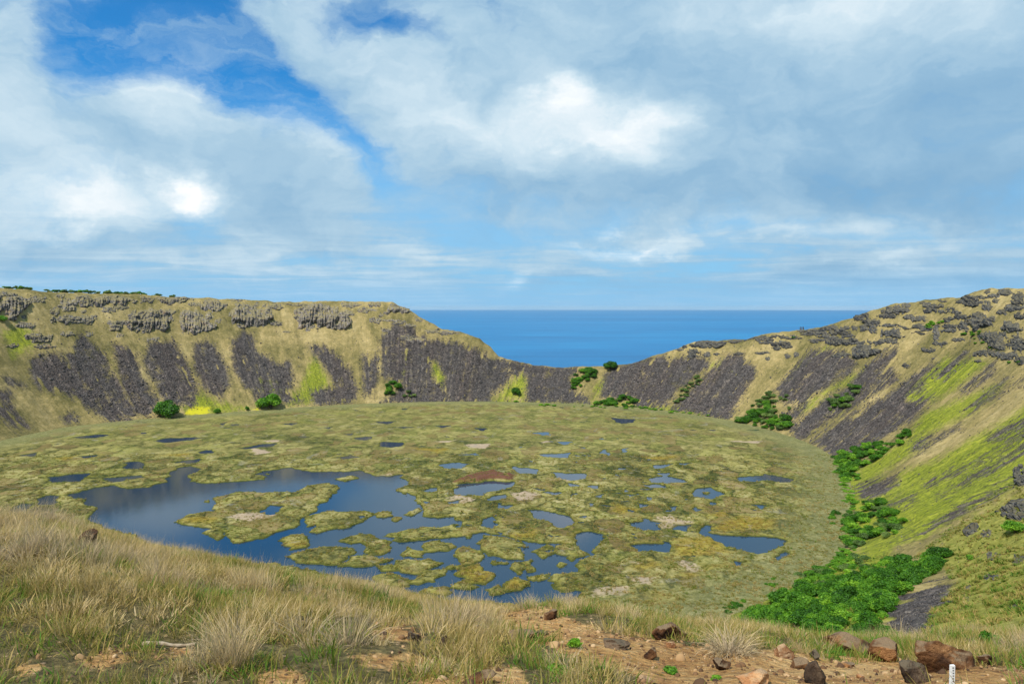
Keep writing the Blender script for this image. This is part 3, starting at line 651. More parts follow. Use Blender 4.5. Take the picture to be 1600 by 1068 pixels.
    for k in range(1, cur + 1):
        if k == main or sizes[k] < 7: continue
        o, u = piece('reed_island', fl == k)
        cpx, cpy = proj(V[u, 0].mean(), V[u, 1].mean(), 0)
        a = sizes[k]; must = (A['mustard'][u] > 0).mean() > .5
        if abs(cpx - 405) < 60 and abs(cpy - 800) < 30 and a > 300: lb = 'largest reed island in the open lake water, with a small pond in its middle'
        elif must: lb = 'mustard yellow reed island standing in dark blue water'
        elif a > 120: lb = 'broad olive green reed island ringed by dark blue water'
        elif a > 30: lb = 'medium sized olive green reed island ringed by dark blue water'
        else: lb = 'tiny reed islet standing alone in dark blue water'
        tag(o, lb, 'island', 'reed islands in the crater lake'); n += 1
    print('islands', n)
    MARSH_F.update(X=X.ravel(), Y=Y.ravel(), z=z, land=land, shore=shore, ok=ok.ravel())
build_marsh()
# ------------------------------------------------------------------ near ground the photographer stands on
CREST = [(-400, 800), (0, 822), (60, 821), (120, 829), (200, 853), (300, 874), (400, 898), (500, 917), (600, 935), (700, 946), (800, 955), (900, 955), (1000, 968), (1080, 980),
         (1150, 984), (1300, 1006), (1400, 1006), (1500, 1000), (1600, 998), (1900, 990)]
_cx = np.array([c[0] for c in CREST], float); _cy = np.array([(c[1] - EYE) / F for c in CREST])
def G(X, Y, detail=True):
    X = np.asarray(X, float); Y = np.asarray(Y, float)
    Ye = np.maximum(Y, 2.5)
    px = np.clip(800 + F * X / Ye, -400, 1900)
    s = np.interp(px, _cx, _cy); yc = np.interp(px, [0, 800, 1600], [9.5, 9.0, 8.0])
    c = (1.66 - 3.2 * s) / (yc - 3.2) ** 2
    dr = c * yc ** 2 + (s - 2 * c * yc) * Ye + c * Ye ** 2 + .12 * (np.minimum(Y, 2.5) - 2.5)
    z = H - dr
    if detail: z = z + .06 * fbm(X / 1.3, Y / 1.3, 4, 91) * np.clip(Y / 4, .3, 1.5) + .012 * fbm(X / .25, Y / .25, 2, 95)
    return z
_YG = np.exp(np.linspace(math.log(1.6), math.log(30), 3000))
def hitg(px, py):
    X = (px - 800) / F * _YG; Z = H - (py - EYE) / F * _YG
    g = G(X, _YG); k = np.argmax(g >= Z)
    if g[k] < Z[k]: return None
    return (float(X[k]), float(_YG[k]), float(g[k]))
DIRT = [[(775, 958), (800, 950), (850, 947), (890, 968), (960, 988), (1010, 990), (1060, 1004), (1150, 1018), (1250, 1014), (1330, 1026), (1420, 1034), (1480, 1036), (1620, 1042), (1700, 1068), (1560, 1110), (1150, 1110), (1010, 1062), (900, 1030), (840, 1005), (790, 988)],
        [(580, 980), (620, 973), (655, 986), (662, 1002), (630, 1006), (590, 992)], [(120, 1034), (170, 1016), (225, 1012), (215, 1030), (150, 1048)], [(640, 1066), (720, 1046), (815, 1043), (830, 1085), (640, 1090)], [(545, 1022), (640, 1018), (700, 1030), (650, 1046), (570, 1040)], [(400, 1052), (470, 1046), (485, 1075), (400, 1082)], [(690, 968), (740, 962), (770, 975), (730, 985)], [(20, 1040), (60, 1030), (70, 1050), (30, 1060)], [(230, 1018), (300, 1014), (300, 1022), (240, 1026)]]
def build_ground():
    ys = list(np.arange(-6, 1.5, .35)); y = 1.5
    while y < 36: ys.append(y); y += max(.028 * y, .05) if y < 16 else .05 * y
    ys = np.array(ys); u = np.linspace(-1, 1, 420); xs = 34 * np.sign(u) * (.25 * np.abs(u) + .75 * np.abs(u) ** 2.4)
    Y, X = np.meshgrid(ys, xs, indexing='ij'); Z = G(X, Y)
    m, n, b = mat('dry_soil')
    pos = n.add('ShaderNodeNewGeometry').outputs['Position']
    f1 = n.noise(pos, 1.3, 6, .6); f2 = n.noise(pos, 14.0, 8, .68); peb = n.vor(pos, 26.0, 'F1', 'Distance'); pc = n.vor(pos, 26.0, 'F1', 'Color')
    f3 = n.noise(pos, 4.0, 5, .6)
    d = n.ramp(n.m('MULTIPLY_ADD', f1, .35, n.m('MULTIPLY_ADD', f2, .45, n.m('MULTIPLY', f3, .2))), [(.33, (.12, .055, .020)), (.42, (.31, .155, .052)), (.50, (.48, .275, .10)), (.62, (.62, .42, .19))])
    g = n.ramp(f2, [(.3, (.04, .034, .012)), (.5, (.12, .095, .036)), (.7, (.24, .19, .075))])
    df = n.m('ADD', n.attr('dirt'), n.m('MULTIPLY_ADD', n.m('SUBTRACT', f3, .5), 40, n.m('MULTIPLY', n.m('SUBTRACT', f2, .5), 12)))
    c = n.mix(n.ss(df, -4, 4), g, d)
    sp = n.add('ShaderNodeSeparateColor'); n.put(sp.inputs[0], pc)
    c = n.mix(n.m('MULTIPLY', n.ss(peb, .34, .20), n.ss(sp.outputs[0], .6, .7)), c, n.mix(sp.outputs[1], (.08, .045, .028), (.5, .34, .19)))
    n.put(b.inputs['Base Color'], c)
    n.put(b.inputs['Normal'], n.bump(n.m('MULTIPLY_ADD', peb, -.35, n.m('MULTIPLY_ADD', f3, 1.2, f2)), 1.0, .07)); b.inputs['Roughness'].default_value = .95
    o = mesh_obj('ground', np.stack([X, Y, Z], -1).reshape(-1, 3), grid_faces(*Y.shape), m, smooth=True)
    px, py = proj(X.ravel(), Y.ravel(), Z.ravel()); px = np.where(Y.ravel() > 1, px, -999)
    set_attr(o.data, 'dirt', field(DIRT, px, py, 40))
    tag(o, 'rough grassy ground with ochre bare soil on the crater rim', kind='structure')
build_ground()

# ------------------------------------------------------------------ scattering of things nobody could count
def scatter(name, pts, rot, scl, idx, tint, protos, label):
    col = bpy.data.collections.new(name + '_kinds')
    for p in protos: col.objects.link(p)
    me = bpy.data.meshes.new(name); pts = np.asarray(pts, np.float32)
    me.vertices.add(len(pts)); me.vertices.foreach_set('co', pts.ravel())
    set_attr(me, 'turn', rot, 'FLOAT_VECTOR'); set_attr(me, 'size', scl, 'FLOAT_VECTOR'); set_attr(me, 'which', idx, 'INT'); set_attr(me, 'tint', tint)
    o = bpy.data.objects.new(name, me); COL.objects.link(o)
    g = bpy.data.node_groups.new(name, 'GeometryNodeTree')
    g.interface.new_socket('Geometry', in_out='INPUT', socket_type='NodeSocketGeometry'); g.interface.new_socket('Geometry', in_out='OUTPUT', socket_type='NodeSocketGeometry')
    gi = g.nodes.new('NodeGroupInput'); go = g.nodes.new('NodeGroupOutput'); ip = g.nodes.new('GeometryNodeInstanceOnPoints'); ci = g.nodes.new('GeometryNodeCollectionInfo')
    ci.inputs['Collection'].default_value = col; ci.inputs['Separate Children'].default_value = True; ci.inputs['Reset Children'].default_value = True
    def na(nm, t):
        q = g.nodes.new('GeometryNodeInputNamedAttribute'); q.data_type = t; q.inputs[0].default_value = nm; return q.outputs[0]
    L = g.links.new
    L(gi.outputs[0], ip.inputs['Points']); L(ci.outputs[0], ip.inputs['Instance']); ip.inputs['Pick Instance'].default_value = True
    L(na('which', 'INT'), ip.inputs['Instance Index']); L(na('turn', 'FLOAT_VECTOR'), ip.inputs['Rotation']); L(na('size', 'FLOAT_VECTOR'), ip.inputs['Scale'])
    L(ip.outputs[0], go.inputs[0])
    md = o.modifiers.new('scatter', 'NODES'); md.node_group = g
    tag(o, label, kind='stuff')
    return o
def blades(n, h0, h1, w, lean, spread, droop, seed, segs=3):
    r = np.random.default_rng(seed); v = []; f = []; hh = []
    for k in range(n):
        a = r.uniform(0, 2 * math.pi); rad = spread * math.sqrt(r.uniform(0, 1)); bx, by = rad * math.cos(a), rad * math.sin(a)
        d = a + r.normal(0, .7); hgt = r.uniform(h0, h1); ln = abs(r.normal(lean, lean * .5)); wd = w * r.uniform(.6, 1.3); tw = r.uniform(0, 2 * math.pi)
        sx, sy = math.cos(tw) * wd / 2, math.sin(tw) * wd / 2; i0 = len(v); x, y, z = bx, by, -.02
        ang = ln * .4
        for s in range(segs + 1):
            t = s / segs
            if s < segs:
                q = 1 - .75 * t; v += [(x - sx * q, y - sy * q, z), (x + sx * q, y + sy * q, z)]; hh += [t, t]
            else: v.append((x, y, z)); hh.append(1)
            L = hgt / segs; x += math.cos(d) * math.sin(ang) * L; y += math.sin(d) * math.sin(ang) * L; z += math.cos(ang) * L
            ang += (ln * .6 + droop * r.uniform(.3, 1)) / segs
        for s in range(segs - 1): f.append((i0 + 2 * s, i0 + 2 * s + 1, i0 + 2 * s + 3)); f.append((i0 + 2 * s, i0 + 2 * s + 3, i0 + 2 * s + 2))
        f.append((i0 + 2 * segs - 2, i0 + 2 * segs - 1, i0 + 2 * segs))
    return np.array(v), np.array(f), np.array(hh)
def grass_material(name, stops, typ='INSTANCER'):
    m, n, b = mat(name)
    t = n.attr('tint', typ); h = n.attr('along')
    rnd = n.attr('blade')
    f = n.m('MULTIPLY_ADD', n.m('SUBTRACT', rnd, .5), .35, t)
    c = n.ramp(f, stops)
    c = n.mix(n.ss(h, .35, 1.0, 0, .35), c, n.mix(1.0, c, (1.35, 1.22, 1.0), 'MULTIPLY'))
    n.put(b.inputs['Base Color'], c); b.inputs['Roughness'].default_value = .7; b.inputs['Specular IOR Level'].default_value = .2
    tr = n.add('ShaderNodeBsdfTranslucent'); n.put(tr.inputs[0], c)
    mx = n.add('ShaderNodeMixShader'); mx.inputs[0].default_value = .3
    n.l.new(b.outputs[0], mx.inputs[1]); n.l.new(tr.outputs[0], mx.inputs[2]); n.l.new(mx.outputs[0], n.n['Material Output'].inputs[0])
    return m
GSTOPS = [(.0, (.065, .18, .014)), (.20, (.165, .205, .028)), (.38, (.28, .215, .055)), (.58, (.45, .33, .125)), (.80, (.64, .50, .27)), (1.0, (.38, .30, .195))]
M_GRASS = grass_material('grass_blades', GSTOPS)
M_TUSSOCK = grass_material('dry_tussock_blades', GSTOPS, 'OBJECT')
def tuft(name, *a, m=None, link=False, **k):
    v, f, h = blades(*a, **k)
    o = mesh_obj(name, v, f, m or M_GRASS, link=link)
    set_attr(o.data, 'along', h)
    per_b = 2 * (k.get('segs', 3)) + 1
    set_attr(o.data, 'blade', np.repeat(np.random.default_rng(5).uniform(0, 1, len(v) // per_b), per_b))
    return o
PROT = [tuft('tuft_a', 46, .16, .36, .0052, .55, .085, .5, 1), tuft('tuft_b', 40, .20, .42, .0048, .35, .07, .4, 2), tuft('tuft_c', 46, .08, .20, .0072, .6, .08, .5, 3),
        tuft('tuft_d', 60, .14, .32, .0055, .9, .09, 1.2, 4), tuft('tuft_e', 9, .32, .55, .0034, .28, .06, .35, 6), tuft('tuft_f', 30, .04, .11, .009, .8, .07, .6, 8)]
def near_grass():
    N = 60000
    Y = np.sqrt(rng.uniform(1.7 ** 2, 14.5 ** 2, N)); X = rng.uniform(-.78, .78, N) * Y
    Z = G(X, Y); px, py = proj(X, Y, Z)
    dirt = field(DIRT, px, py, 40) + 22 * fbm(X / .5, Y / .5, 2, 101)
    gapn = fbm(X / .7, Y / .7, 3, 103)
    dens = np.where(dirt > 2, .13, np.where(dirt > -8, .4, 1.0)) * np.clip(.58 + 1.3 * gapn, .08, 1)
    right = np.clip((px - 700) / 500, 0, 1)
    dens *= 1 - .35 * right
    dens *= np.clip(Y / 4.5, .55, 1)
    keep = rng.uniform(0, 1, N) < dens * .46
    X, Y, Z, px, py, dirt, right = [a[keep] for a in (X, Y, Z, px, py, dirt, right)]; n = len(X)
    g = fbm(X / 1.6, Y / 1.6, 3, 111); g2 = fbm(X / .6, Y / .6, 2, 113)
    low = np.clip((py - 930) / 130, 0, 1) * (1 - right * .4)
    tint = .60 + .52 * g + .34 * g2 - .14 * low + .04 * right + rng.normal(0, .09, n)
    grey = (fbm(X / .9, Y / .9, 2, 117) > .45) & (px > 250); tint = np.where(grey, .9 + rng.normal(0, .06, n), tint)
    tint = np.clip(tint, .02, 1)
    u = rng.uniform(0, 1, n)
    idx = np.where(tint < .36, np.where(u < .6, 2, 5), np.where(u < .40, 0, np.where(u < .66, 1, np.where(u < .90, 3, 4))))
    idx = np.where((tint > .36) & (low > .5) & (u < .35), 2, idx)
    sz = rng.uniform(.32, .78, n) * (.80 + .55 * np.clip(g, -1, 1)) * np.where(dirt > -10, .6, 1) * (1 - .28 * right) * np.where(py > 1010, .85, 1)
    rot = np.stack([rng.normal(0, .26, n), rng.normal(.05, .26, n), rng.uniform(0, 6.28, n)], -1)
    print('tufts', n)
    scatter('grass', np.stack([X, Y, Z], -1), rot, np.repeat(sz[:, None], 3, 1), idx, tint, PROT, 'dry straw and green grass growing on the rim around the boulders')
near_grass()
def turf():
    N = 40000
    Y = np.sqrt(rng.uniform(1.7 ** 2, 12 ** 2, N)); X = rng.uniform(-.78, .78, N) * Y
    Z = G(X, Y); px, py = proj(X, Y, Z); d = field(DIRT, px, py, 40) + 26 * fbm(X / .5, Y / .5, 2, 101)
    pt = fbm(X / .45, Y / .45, 3, 171)
    ok = (d < -2) & (rng.uniform(0, 1, N) < np.clip(.5 + .8 * pt, .08, 1) * .8); X, Y, Z, px, py = [a[ok] for a in (X, Y, Z, px, py)]; n = len(X)
    tint = np.clip(.40 + .34 * fbm(X / .8, Y / .8, 3, 173) - .14 * np.clip((py - 950) / 100, 0, 1) + rng.normal(0, .12, n), 0, 1)
    rot = np.stack([rng.normal(0, .15, n), rng.normal(0, .15, n), rng.uniform(0, 6.28, n)], -1)
    sz = rng.uniform(.5, 1.25, n)
    scatter('turf', np.stack([X, Y, Z], -1), rot, np.repeat(sz[:, None], 3, 1), rng.choice([0, 1, 1], n), tint, [tuft('turf_a', 34, .05, .15, .006, .7, .09, .6, 31), tuft('turf_b', 30, .03, .10, .008, .9, .09, .6, 32)], 'short green and brown turf under the taller rim grass')
turf()
def slope_grass():
    N = 90000
    X = rng.uniform(55, 330, N); Y = rng.uniform(110, 470, N); Z = T(X, Y); px, py = proj(X, Y, Z)
    ol = field(OLIVE, px, py, 30); li = field(LIME, px, py, 30); s = field(SCREE, px, py, 30)
    cl = fbm(X / 7, Y / 7, 3, 131)
    ok = (np.maximum(ol, li) > -3) & (s < 0) & (px < 1680) & (rng.uniform(0, 1, N) < np.clip(.35 + cl, .06, 1) * np.clip(1.4 - Y / 420, .25, 1))
    X, Y, Z, ol, cl = X[ok], Y[ok], Z[ok], ol[ok], cl[ok]; n = len(X)
    tint = np.clip(np.where(ol > 0, .27, .17) + .20 * fbm(X / 11, Y / 11, 2, 133) + rng.normal(0, .08, n), 0, 1)
    print('slope tufts', n)
    sz = rng.uniform(2.2, 4.6, n) * (1 + .4 * np.clip(cl, -.5, 1))
    rot = np.stack([rng.normal(0, .15, n), rng.normal(0, .15, n), rng.uniform(0, 6.28, n)], -1)
    scatter('slope_grass', np.stack([X, Y, Z - .1], -1), rot, np.stack([sz * 1.9, sz * 1.9, sz], -1), rng.choice([0, 2, 3], n), tint, [SP[i] for i in range(len(SP))], 'yellow green tussock grass covering the crater slope above the thicket')
SP = [tuft('clump_a', 26, .16, .36, .03, .6, .10, .6, 11, segs=2), tuft('clump_b', 26, .20, .42, .03, .4, .09, .5, 12, segs=2), tuft('clump_c', 26, .08, .20, .035, .6, .1, .5, 13, segs=2), tuft('clump_d', 30, .14, .3, .03, .9, .1, 1.2, 14, segs=2)]
slope_grass()
def marsh_reeds():
    A = MARSH_F; X, Y, land = A['X'], A['Y'], A['land']
    cand = np.flatnonzero((land > .3) & A['ok'] & (Y < 900) & (Y > 400))
    wgt = (1 / Y[cand]) ** 1.2; cl = fbm(X[cand] / 12, Y[cand] / 10, 3, 141); wgt *= np.clip(.5 + .9 * cl, .05, 1.5); wgt /= wgt.sum()
    k = rng.choice(cand, 30000, replace=True, p=wgt); n = len(k)
    x = X[k] + rng.uniform(-1, 1, n); y = Y[k] + rng.uniform(-1, 1, n)
    tint = np.clip(.40 + .20 * fbm(x / 20, y / 20, 3, 143) + rng.normal(0, .09, n), 0, 1)
    sz = rng.uniform(2.0, 4.2, n)
    rot = np.stack([rng.normal(0, .15, n), rng.normal(0, .15, n), rng.uniform(0, 6.28, n)], -1)
    RP = [tuft('reed_a', 24, .2, .38, .03, .4, .12, .5, 21, segs=2), tuft('reed_b', 24, .22, .42, .03, .3, .12, .4, 22, segs=2)]
    scatter('reeds', np.stack([x, y, A['z'][k] - .15], -1), rot, np.stack([sz * 2, sz * 2, sz], -1), rng.choice([0, 1], n), tint * .9, RP, 'olive reeds standing on the floating marsh')
marsh_reeds()

# ------------------------------------------------------------------ rocks
def ico(sub):
    bm = bmesh.new(); bmesh.ops.create_icosphere(bm, subdivisions=sub, radius=1)
    v = [tuple(q.co) for q in bm.verts]; f = [[x.index for x in p.verts] for p in bm.faces]; bm.free(); return np.array(v), np.array(f)
ICO = {k: ico(k) for k in (1, 2, 3, 4, 5)}
def rock_mesh(name, sub, seed, cuts, rough, m, column=0.0, smooth=False, ridge=.0, sharp=False):
    v, f = ICO[sub]; v = v.copy(); r = np.random.default_rng(seed)
    for c in range(cuts):                                   # flat facets
        nrm = r.normal(size=3); nrm[2] *= .8; nrm /= np.linalg.norm(nrm); d = r.uniform(.35, .8) if sharp else r.uniform(.55, .9)
        s = v @ nrm; v = v - np.outer(np.maximum(s - d, 0) * (1.0 if sharp else .92), nrm)
    off = r.uniform(-50, 50, 3); out = []
    for p in v:
        q = Vector(p * 1.6 + off)
        k = rough * (mn.noise(q) + .5 * mn.noise(q * 2.3) + .28 * mn.noise(q * 5.1) + .14 * mn.noise(q * 11))
        if column: k += column * (mn.noise(Vector((p[0] * 7 + off[0], p[1] * 7 + off[1], p[2] * .9 + off[2]))) + .5 * mn.noise(Vector((p[0] * 15 + off[0], p[1] * 15, p[2] * 1.5))))
        if ridge: k -= ridge * abs(mn.noise(q * 1.7)) * 2
        out.append(p * (1 + k))
    me_o = mesh_obj(name, np.array(out), f, m, smooth=smooth, link=False)
    return me_o.data
def crag(px, py, wd, ht, kind, label, group=None, deep=.55):
    """a rock outcrop: a blocky, grooved face that grows out of the slope and is buried along its ragged edge"""
    def hh(x, y):
        for d in range(0, 40, 2):
            q = hit(x, y + d)
            if q is not None: return np.array(q)
    sd_ = random.randrange(10000)
    pc = hh(px, py); pb = hh(px, py + ht * .55); pl = hh(px - wd * .55, py); pr = hh(px + wd * .55, py)
    pt = hit(px, py - ht * .55); pt = np.array(pt) if pt is not None else 2 * pc - pb
    if any(q is None for q in (pc, pb, pl, pr)): return
    k = pc[1] / F; W_, H_ = wd * k, ht * k
    if np.linalg.norm(pl[:2] - pc[:2]) > 2.2 * W_: pl = 2 * pc - pr
    if np.linalg.norm(pr[:2] - pc[:2]) > 2.2 * W_: pr = 2 * pc - pl
    if np.linalg.norm(pt[:2] - pc[:2]) > 2.5 * H_: pt = 2 * pc - pb
    nu = int(np.clip(wd * 1.3, 16, 96)); nv = int(np.clip(ht * 1.6, 14, 64))
    U, V = np.meshgrid(np.linspace(-1.0, 1.0, nu), np.linspace(-1.0, 1.0, nv), indexing='ij')
    au, av = np.abs(U), np.abs(V)
    X = pc[0] + np.where(U < 0, au * (pl[0] - pc[0]), au * (pr[0] - pc[0])) + np.where(V > 0, av * (pt[0] - pc[0]), av * (pb[0] - pc[0]))
    Y = pc[1] + np.where(U < 0, au * (pl[1] - pc[1]), au * (pr[1] - pc[1])) + np.where(V > 0, av * (pt[1] - pc[1]), av * (pb[1] - pc[1]))
    Z = T(X, Y); Z = np.where(np.hypot(X - CX, Y - CY) < iper(RR_T, np.degrees(np.arctan2(X - CX, Y - CY))) + 4, Z, np.maximum(Z, pc[2]))
    m0 = min(W_, H_ * 2.2); uu = U * W_ / 2; vv = V * H_ / 2
    edge = .86 - (au ** 2.4 + av ** 2.0) + .72 * fbm(uu / (.24 * m0) + sd_, vv / (.22 * m0), 4, sd_ % 97, .55) + .45 * pn(uu / (.5 * m0) + sd_, vv / (.4 * m0), 11)
    body = np.clip(edge * np.where(V < 0, 2.4, 1.1), -.35, 1)
    cw = np.clip(.075 * m0, 1.2, 5.0)
    col_ = np.abs(fbm(uu / cw + sd_, vv / (cw * 7), 2, 7 + sd_ % 31, .5))                      # upright columns
    blk = fbm(uu / (.22 * m0), vv / (.18 * m0) + sd_, 3, 3 + sd_ % 53, .45); blk = np.round(blk * 4) / 4 * .7 + blk * .3
    st = fbm(uu / (.5 * m0), vv / (.12 * m0), 2, 5 + sd_ % 53)
    rel = body * (.75 + .30 * blk + .25 * np.round(st * 2.5) / 2.5) - (.62 if kind == 'c' else .30) * col_ * np.clip(body, 0, 1)
    amp = m0 * (.125 if kind == 'c' else .19)
    ph_ = math.atan2(pc[0] - CX, pc[1] - CY); ox, oy = -math.sin(ph_), -math.cos(ph_)
    d = rel * amp
    up = .38 - .22 * np.clip(V, 0, 1)
    P_ = np.stack([X + ox * d * .95, Y + oy * d * .95, Z + d * up - .25], -1).reshape(-1, 3)
    fa = grid_faces(nu, nv); keep = (body.ravel()[fa].max(1) > -.3)
    fa = fa[keep]
    if len(fa) < 4: return
    u_, inv = np.unique(fa, return_inverse=True)
    o = mesh_obj('rock_outcrop', P_[u_] - pc, inv.reshape(-1, 4)[:, ::-1], M_CRAG if kind == 'c' else M_DARKROCK)
    o.location = pc
    tag(o, label, 'rock', group)
LEFTG = 'grey crags on the crater wall below the rim trees'
for a in [(16, 474, 64, 52), ]: crag(*a, 'c', 'massive pale grey cliff at the end of the wall beside the rim trees', None)
for a, lb in [((165, 468, 88, 20), 'long grey crag right under the rim trees'), ((233, 501, 70, 38), 'broad columnar grey crag above the dark scree'), ((308, 505, 52, 38), 'triangular columnar grey crag with a hollow at its foot'),
              ((393, 494, 66, 36), 'wide grey crag with an ochre stained foot'), ((503, 496, 82, 42), 'largest columnar crag near the seaward shoulder of the wall'), ((108, 475, 34, 20), 'rounded grey crag on the grass beneath the rim trees'),
              ((620, 482, 40, 20), 'dark crag on the shoulder that drops to the ocean gap'), ((702, 518, 34, 9), 'low dark ledge on the grassy shoulder above the ocean')]: crag(*a, 'c', lb, LEFTG)
for a in [(55, 467, 22, 8), (85, 486, 16, 13), (228, 467, 22, 14), (270, 468, 60, 16), (115, 499, 74, 13), (180, 508, 28, 18), (335, 476, 40, 22), (370, 468, 22, 8), (60, 527, 48, 15), (70, 541, 32, 9), (105, 522, 22, 9), (140, 523, 12, 8), (188, 523, 12, 7),
          (270, 487, 16, 8), (238, 530, 20, 7), (474, 481, 20, 14), (463, 494, 10, 9), (430, 478, 22, 10), (553, 475, 24, 6), (586, 475, 22, 8), (567, 484, 18, 9), (588, 500, 22, 10), (596, 492, 9, 6), (675, 518, 22, 6), (745, 527, 18, 4), (170, 485, 22, 9), (40, 508, 30, 10), (20, 540, 20, 8),
          (130, 487, 10, 6), (385, 478, 14, 7), (545, 490, 18, 10), (655, 500, 14, 5), (195, 480, 14, 6)]:
    crag(*a, 'c', 'small dark grey crag in the tan grass of the wall beneath the rim', LEFTG)
RG = 'dark lava crags on the wall above the lime green streaks'
for a, lb in [((1108, 536, 74, 15), 'long dark lava cliff beside the ocean gap'), ((1290, 512, 80, 10), 'flat dark lava ledge on the rim line by the ocean'), ((1347, 490, 24, 16), 'rounded dark lava knob standing on the rim line'),
              ((1463, 518, 11, 28), 'narrow upright lava pillar on the grassy slope'), ((1533, 501, 42, 24), 'broad dark lava crag with grass at its foot'), ((1553, 531, 44, 26), 'blocky dark lava crag above the long ledge'),
              ((1355, 547, 42, 20), 'rounded heap of dark rubble above the scree'), ((1592, 534, 24, 30), 'tall dark lava crag beside the blocky one')]: crag(*a, 'l', lb, RG)
for a in [(1085, 549, 20, 8), (1180, 523, 40, 6), (1225, 527, 60, 6), (1220, 537, 30, 9), (1362, 503, 28, 14), (1350, 512, 14, 12), (1364, 514, 13, 14), (1393, 519, 32, 11), (1400, 485, 42, 12), (1416, 477, 14, 8), (1425, 496, 26, 10), (1455, 483, 24, 10), (1443, 473, 12, 6),
          (1473, 470, 14, 6), (1515, 466, 28, 16), (1543, 478, 17, 15), (1570, 456, 24, 14), (1590, 467, 20, 22), (1594, 493, 18, 13), (1505, 509, 17, 16), (1565, 488, 16, 9), (1582, 511, 32, 18), (1540, 551, 34, 10), (1572, 556, 34, 12), (1595, 562, 20, 14), (1315, 533, 50, 11), (1380, 533, 44, 8),
          (1450, 546, 22, 8), (1416, 571, 13, 8), (1527, 564, 14, 6), (1480, 500, 14, 8), (1495, 488, 16, 8), (1435, 509, 18, 8), (1325, 524, 22, 6), (1260, 522, 20, 5), (1150, 533, 22, 6), (1062, 546, 12, 5), (1530, 472, 14, 7), (1556, 470, 12, 8), (1480, 515, 20, 7), (1498, 530, 20, 6), (1470, 537, 26, 6), (1340, 536, 26, 6)]:
    crag(*a, 'l', 'dark lava crag jutting from dry grass on the rocky wall', RG)
rq = random.Random(5)
for k in range(46):
    x = rq.uniform(0, 650); y0 = float(np.interp(x, [q[0] for q in SKYL], [q[1] for q in SKYL])); y = y0 + 4 + 44 * rq.random() ** 1.3
    crag(x, y, rq.uniform(9, 34), rq.uniform(4, 9), 'c', 'low broken grey ledge showing through the tan grass under the rim', LEFTG)
for k in range(62):
    x = rq.uniform(1075, 1600); y0 = float(np.interp(x, [q[0] for q in SKYL], [q[1] for q in SKYL])); y = y0 + 3 + (24 + (x - 1075) * .13) * rq.random() ** 1.2
    crag(x, y, rq.uniform(8, 32), rq.uniform(4, 10), 'l', 'low broken lava ledge showing through the dry grass near the rim', RG)
for a, lb in [((1585, 790, 56, 40), 'big grey brown crag on the tussock slope'), ((1602, 745, 36, 30), 'black crag above the big grey brown one'), ((1520, 820, 26, 28), 'dark upright rock on the tussock slope above the bright green bush'), ((1542, 832, 17, 15), 'small dark rock next to the upright slope rock'),
              ((1555, 868, 24, 12), 'low dark rock on the tussock slope by a bright green bush'), ((1592, 872, 18, 16), 'dark rock half sunk in the tussock slope'), ((1588, 950, 34, 18), 'black slanting rock low on the tussock slope'), ((1512, 930, 16, 16), 'grey rock poking out of yellow tussocks'), ((1550, 900, 26, 9), 'flat grey rock among the slope tussocks')]:
    crag(*a, 'l', lb, 'rocks on the tussock slope', .5)

# loose stones of the scree
def scree_stones():
    N = 260000
    ph = np.degrees(rng.uniform(math.radians(-66), math.radians(168), N)); t = rng.uniform(.01, .95, N)
    rs = iper(SH_T, ph); r = rs + t * (iper(RR_T, ph) - rs); X = CX + r * np.sin(np.radians(ph)); Y = CY + r * np.cos(np.radians(ph))
    Z = T(X, Y, True); px, py = proj(X, Y, Z); px = np.where((Y > 60) & (px > -30) & (px < 1640), px, -9999)
    s = scree_field(X, Y, px, py) + 3 * pn(X / 5, Y / 5, 151)
    ok = (rng.uniform(0, 1, N) < np.clip((s + 6) / 20, 0, .45)) & (px > -100) | ((px > -100) & (rng.uniform(0, 1, N) < .016))
    X, Y, Z = X[ok], Y[ok], Z[ok]
    x2 = rng.uniform(60, 300, 120000); y2 = rng.uniform(120, 450, 120000); z2 = T(x2, y2); p2, q2 = proj(x2, y2, z2)
    k2 = scree_field(x2, y2, p2, q2) > -1; k2 &= rng.uniform(0, 1, len(x2)) < .8
    X, Y, Z = np.append(X, x2[k2]), np.append(Y, y2[k2]), np.append(Z, z2[k2]); n = len(X)
    sz = np.exp(rng.normal(-.55, .45, n)) * np.clip(Y / 900, .36, 1.15)
    RM = [mesh_obj('stone_%d' % k, bpy_v(rock_mesh('stone', 1, 500 + k, 3, .2, M_SCREE)), ICO[1][1], M_SCREE, link=False) for k in range(5)]
    print('stones', n)
    scatter('scree_stones', np.stack([X, Y, Z], -1), rng.uniform(0, 6.28, (n, 3)), sz[:, None] * rng.uniform(.6, 1.2, (n, 3)), rng.integers(0, 5, n), rng.uniform(0, 1, n), RM, 'loose dark lava stones of the scree streaks')
def bpy_v(me):
    a = np.zeros(len(me.vertices) * 3, np.float32); me.vertices.foreach_get('co', a); return a.reshape(-1, 3)
M_SCREE, _n, _b = mat('scree_stone')
_n.put(_b.inputs['Base Color'], _n.ramp(_n.attr('tint', 'INSTANCER'), [(0, (.032, .029, .029)), (.55, (.064, .058, .056)), (.88, (.096, .086, .081)), (1, (.18, .16, .145))]))
scree_stones()

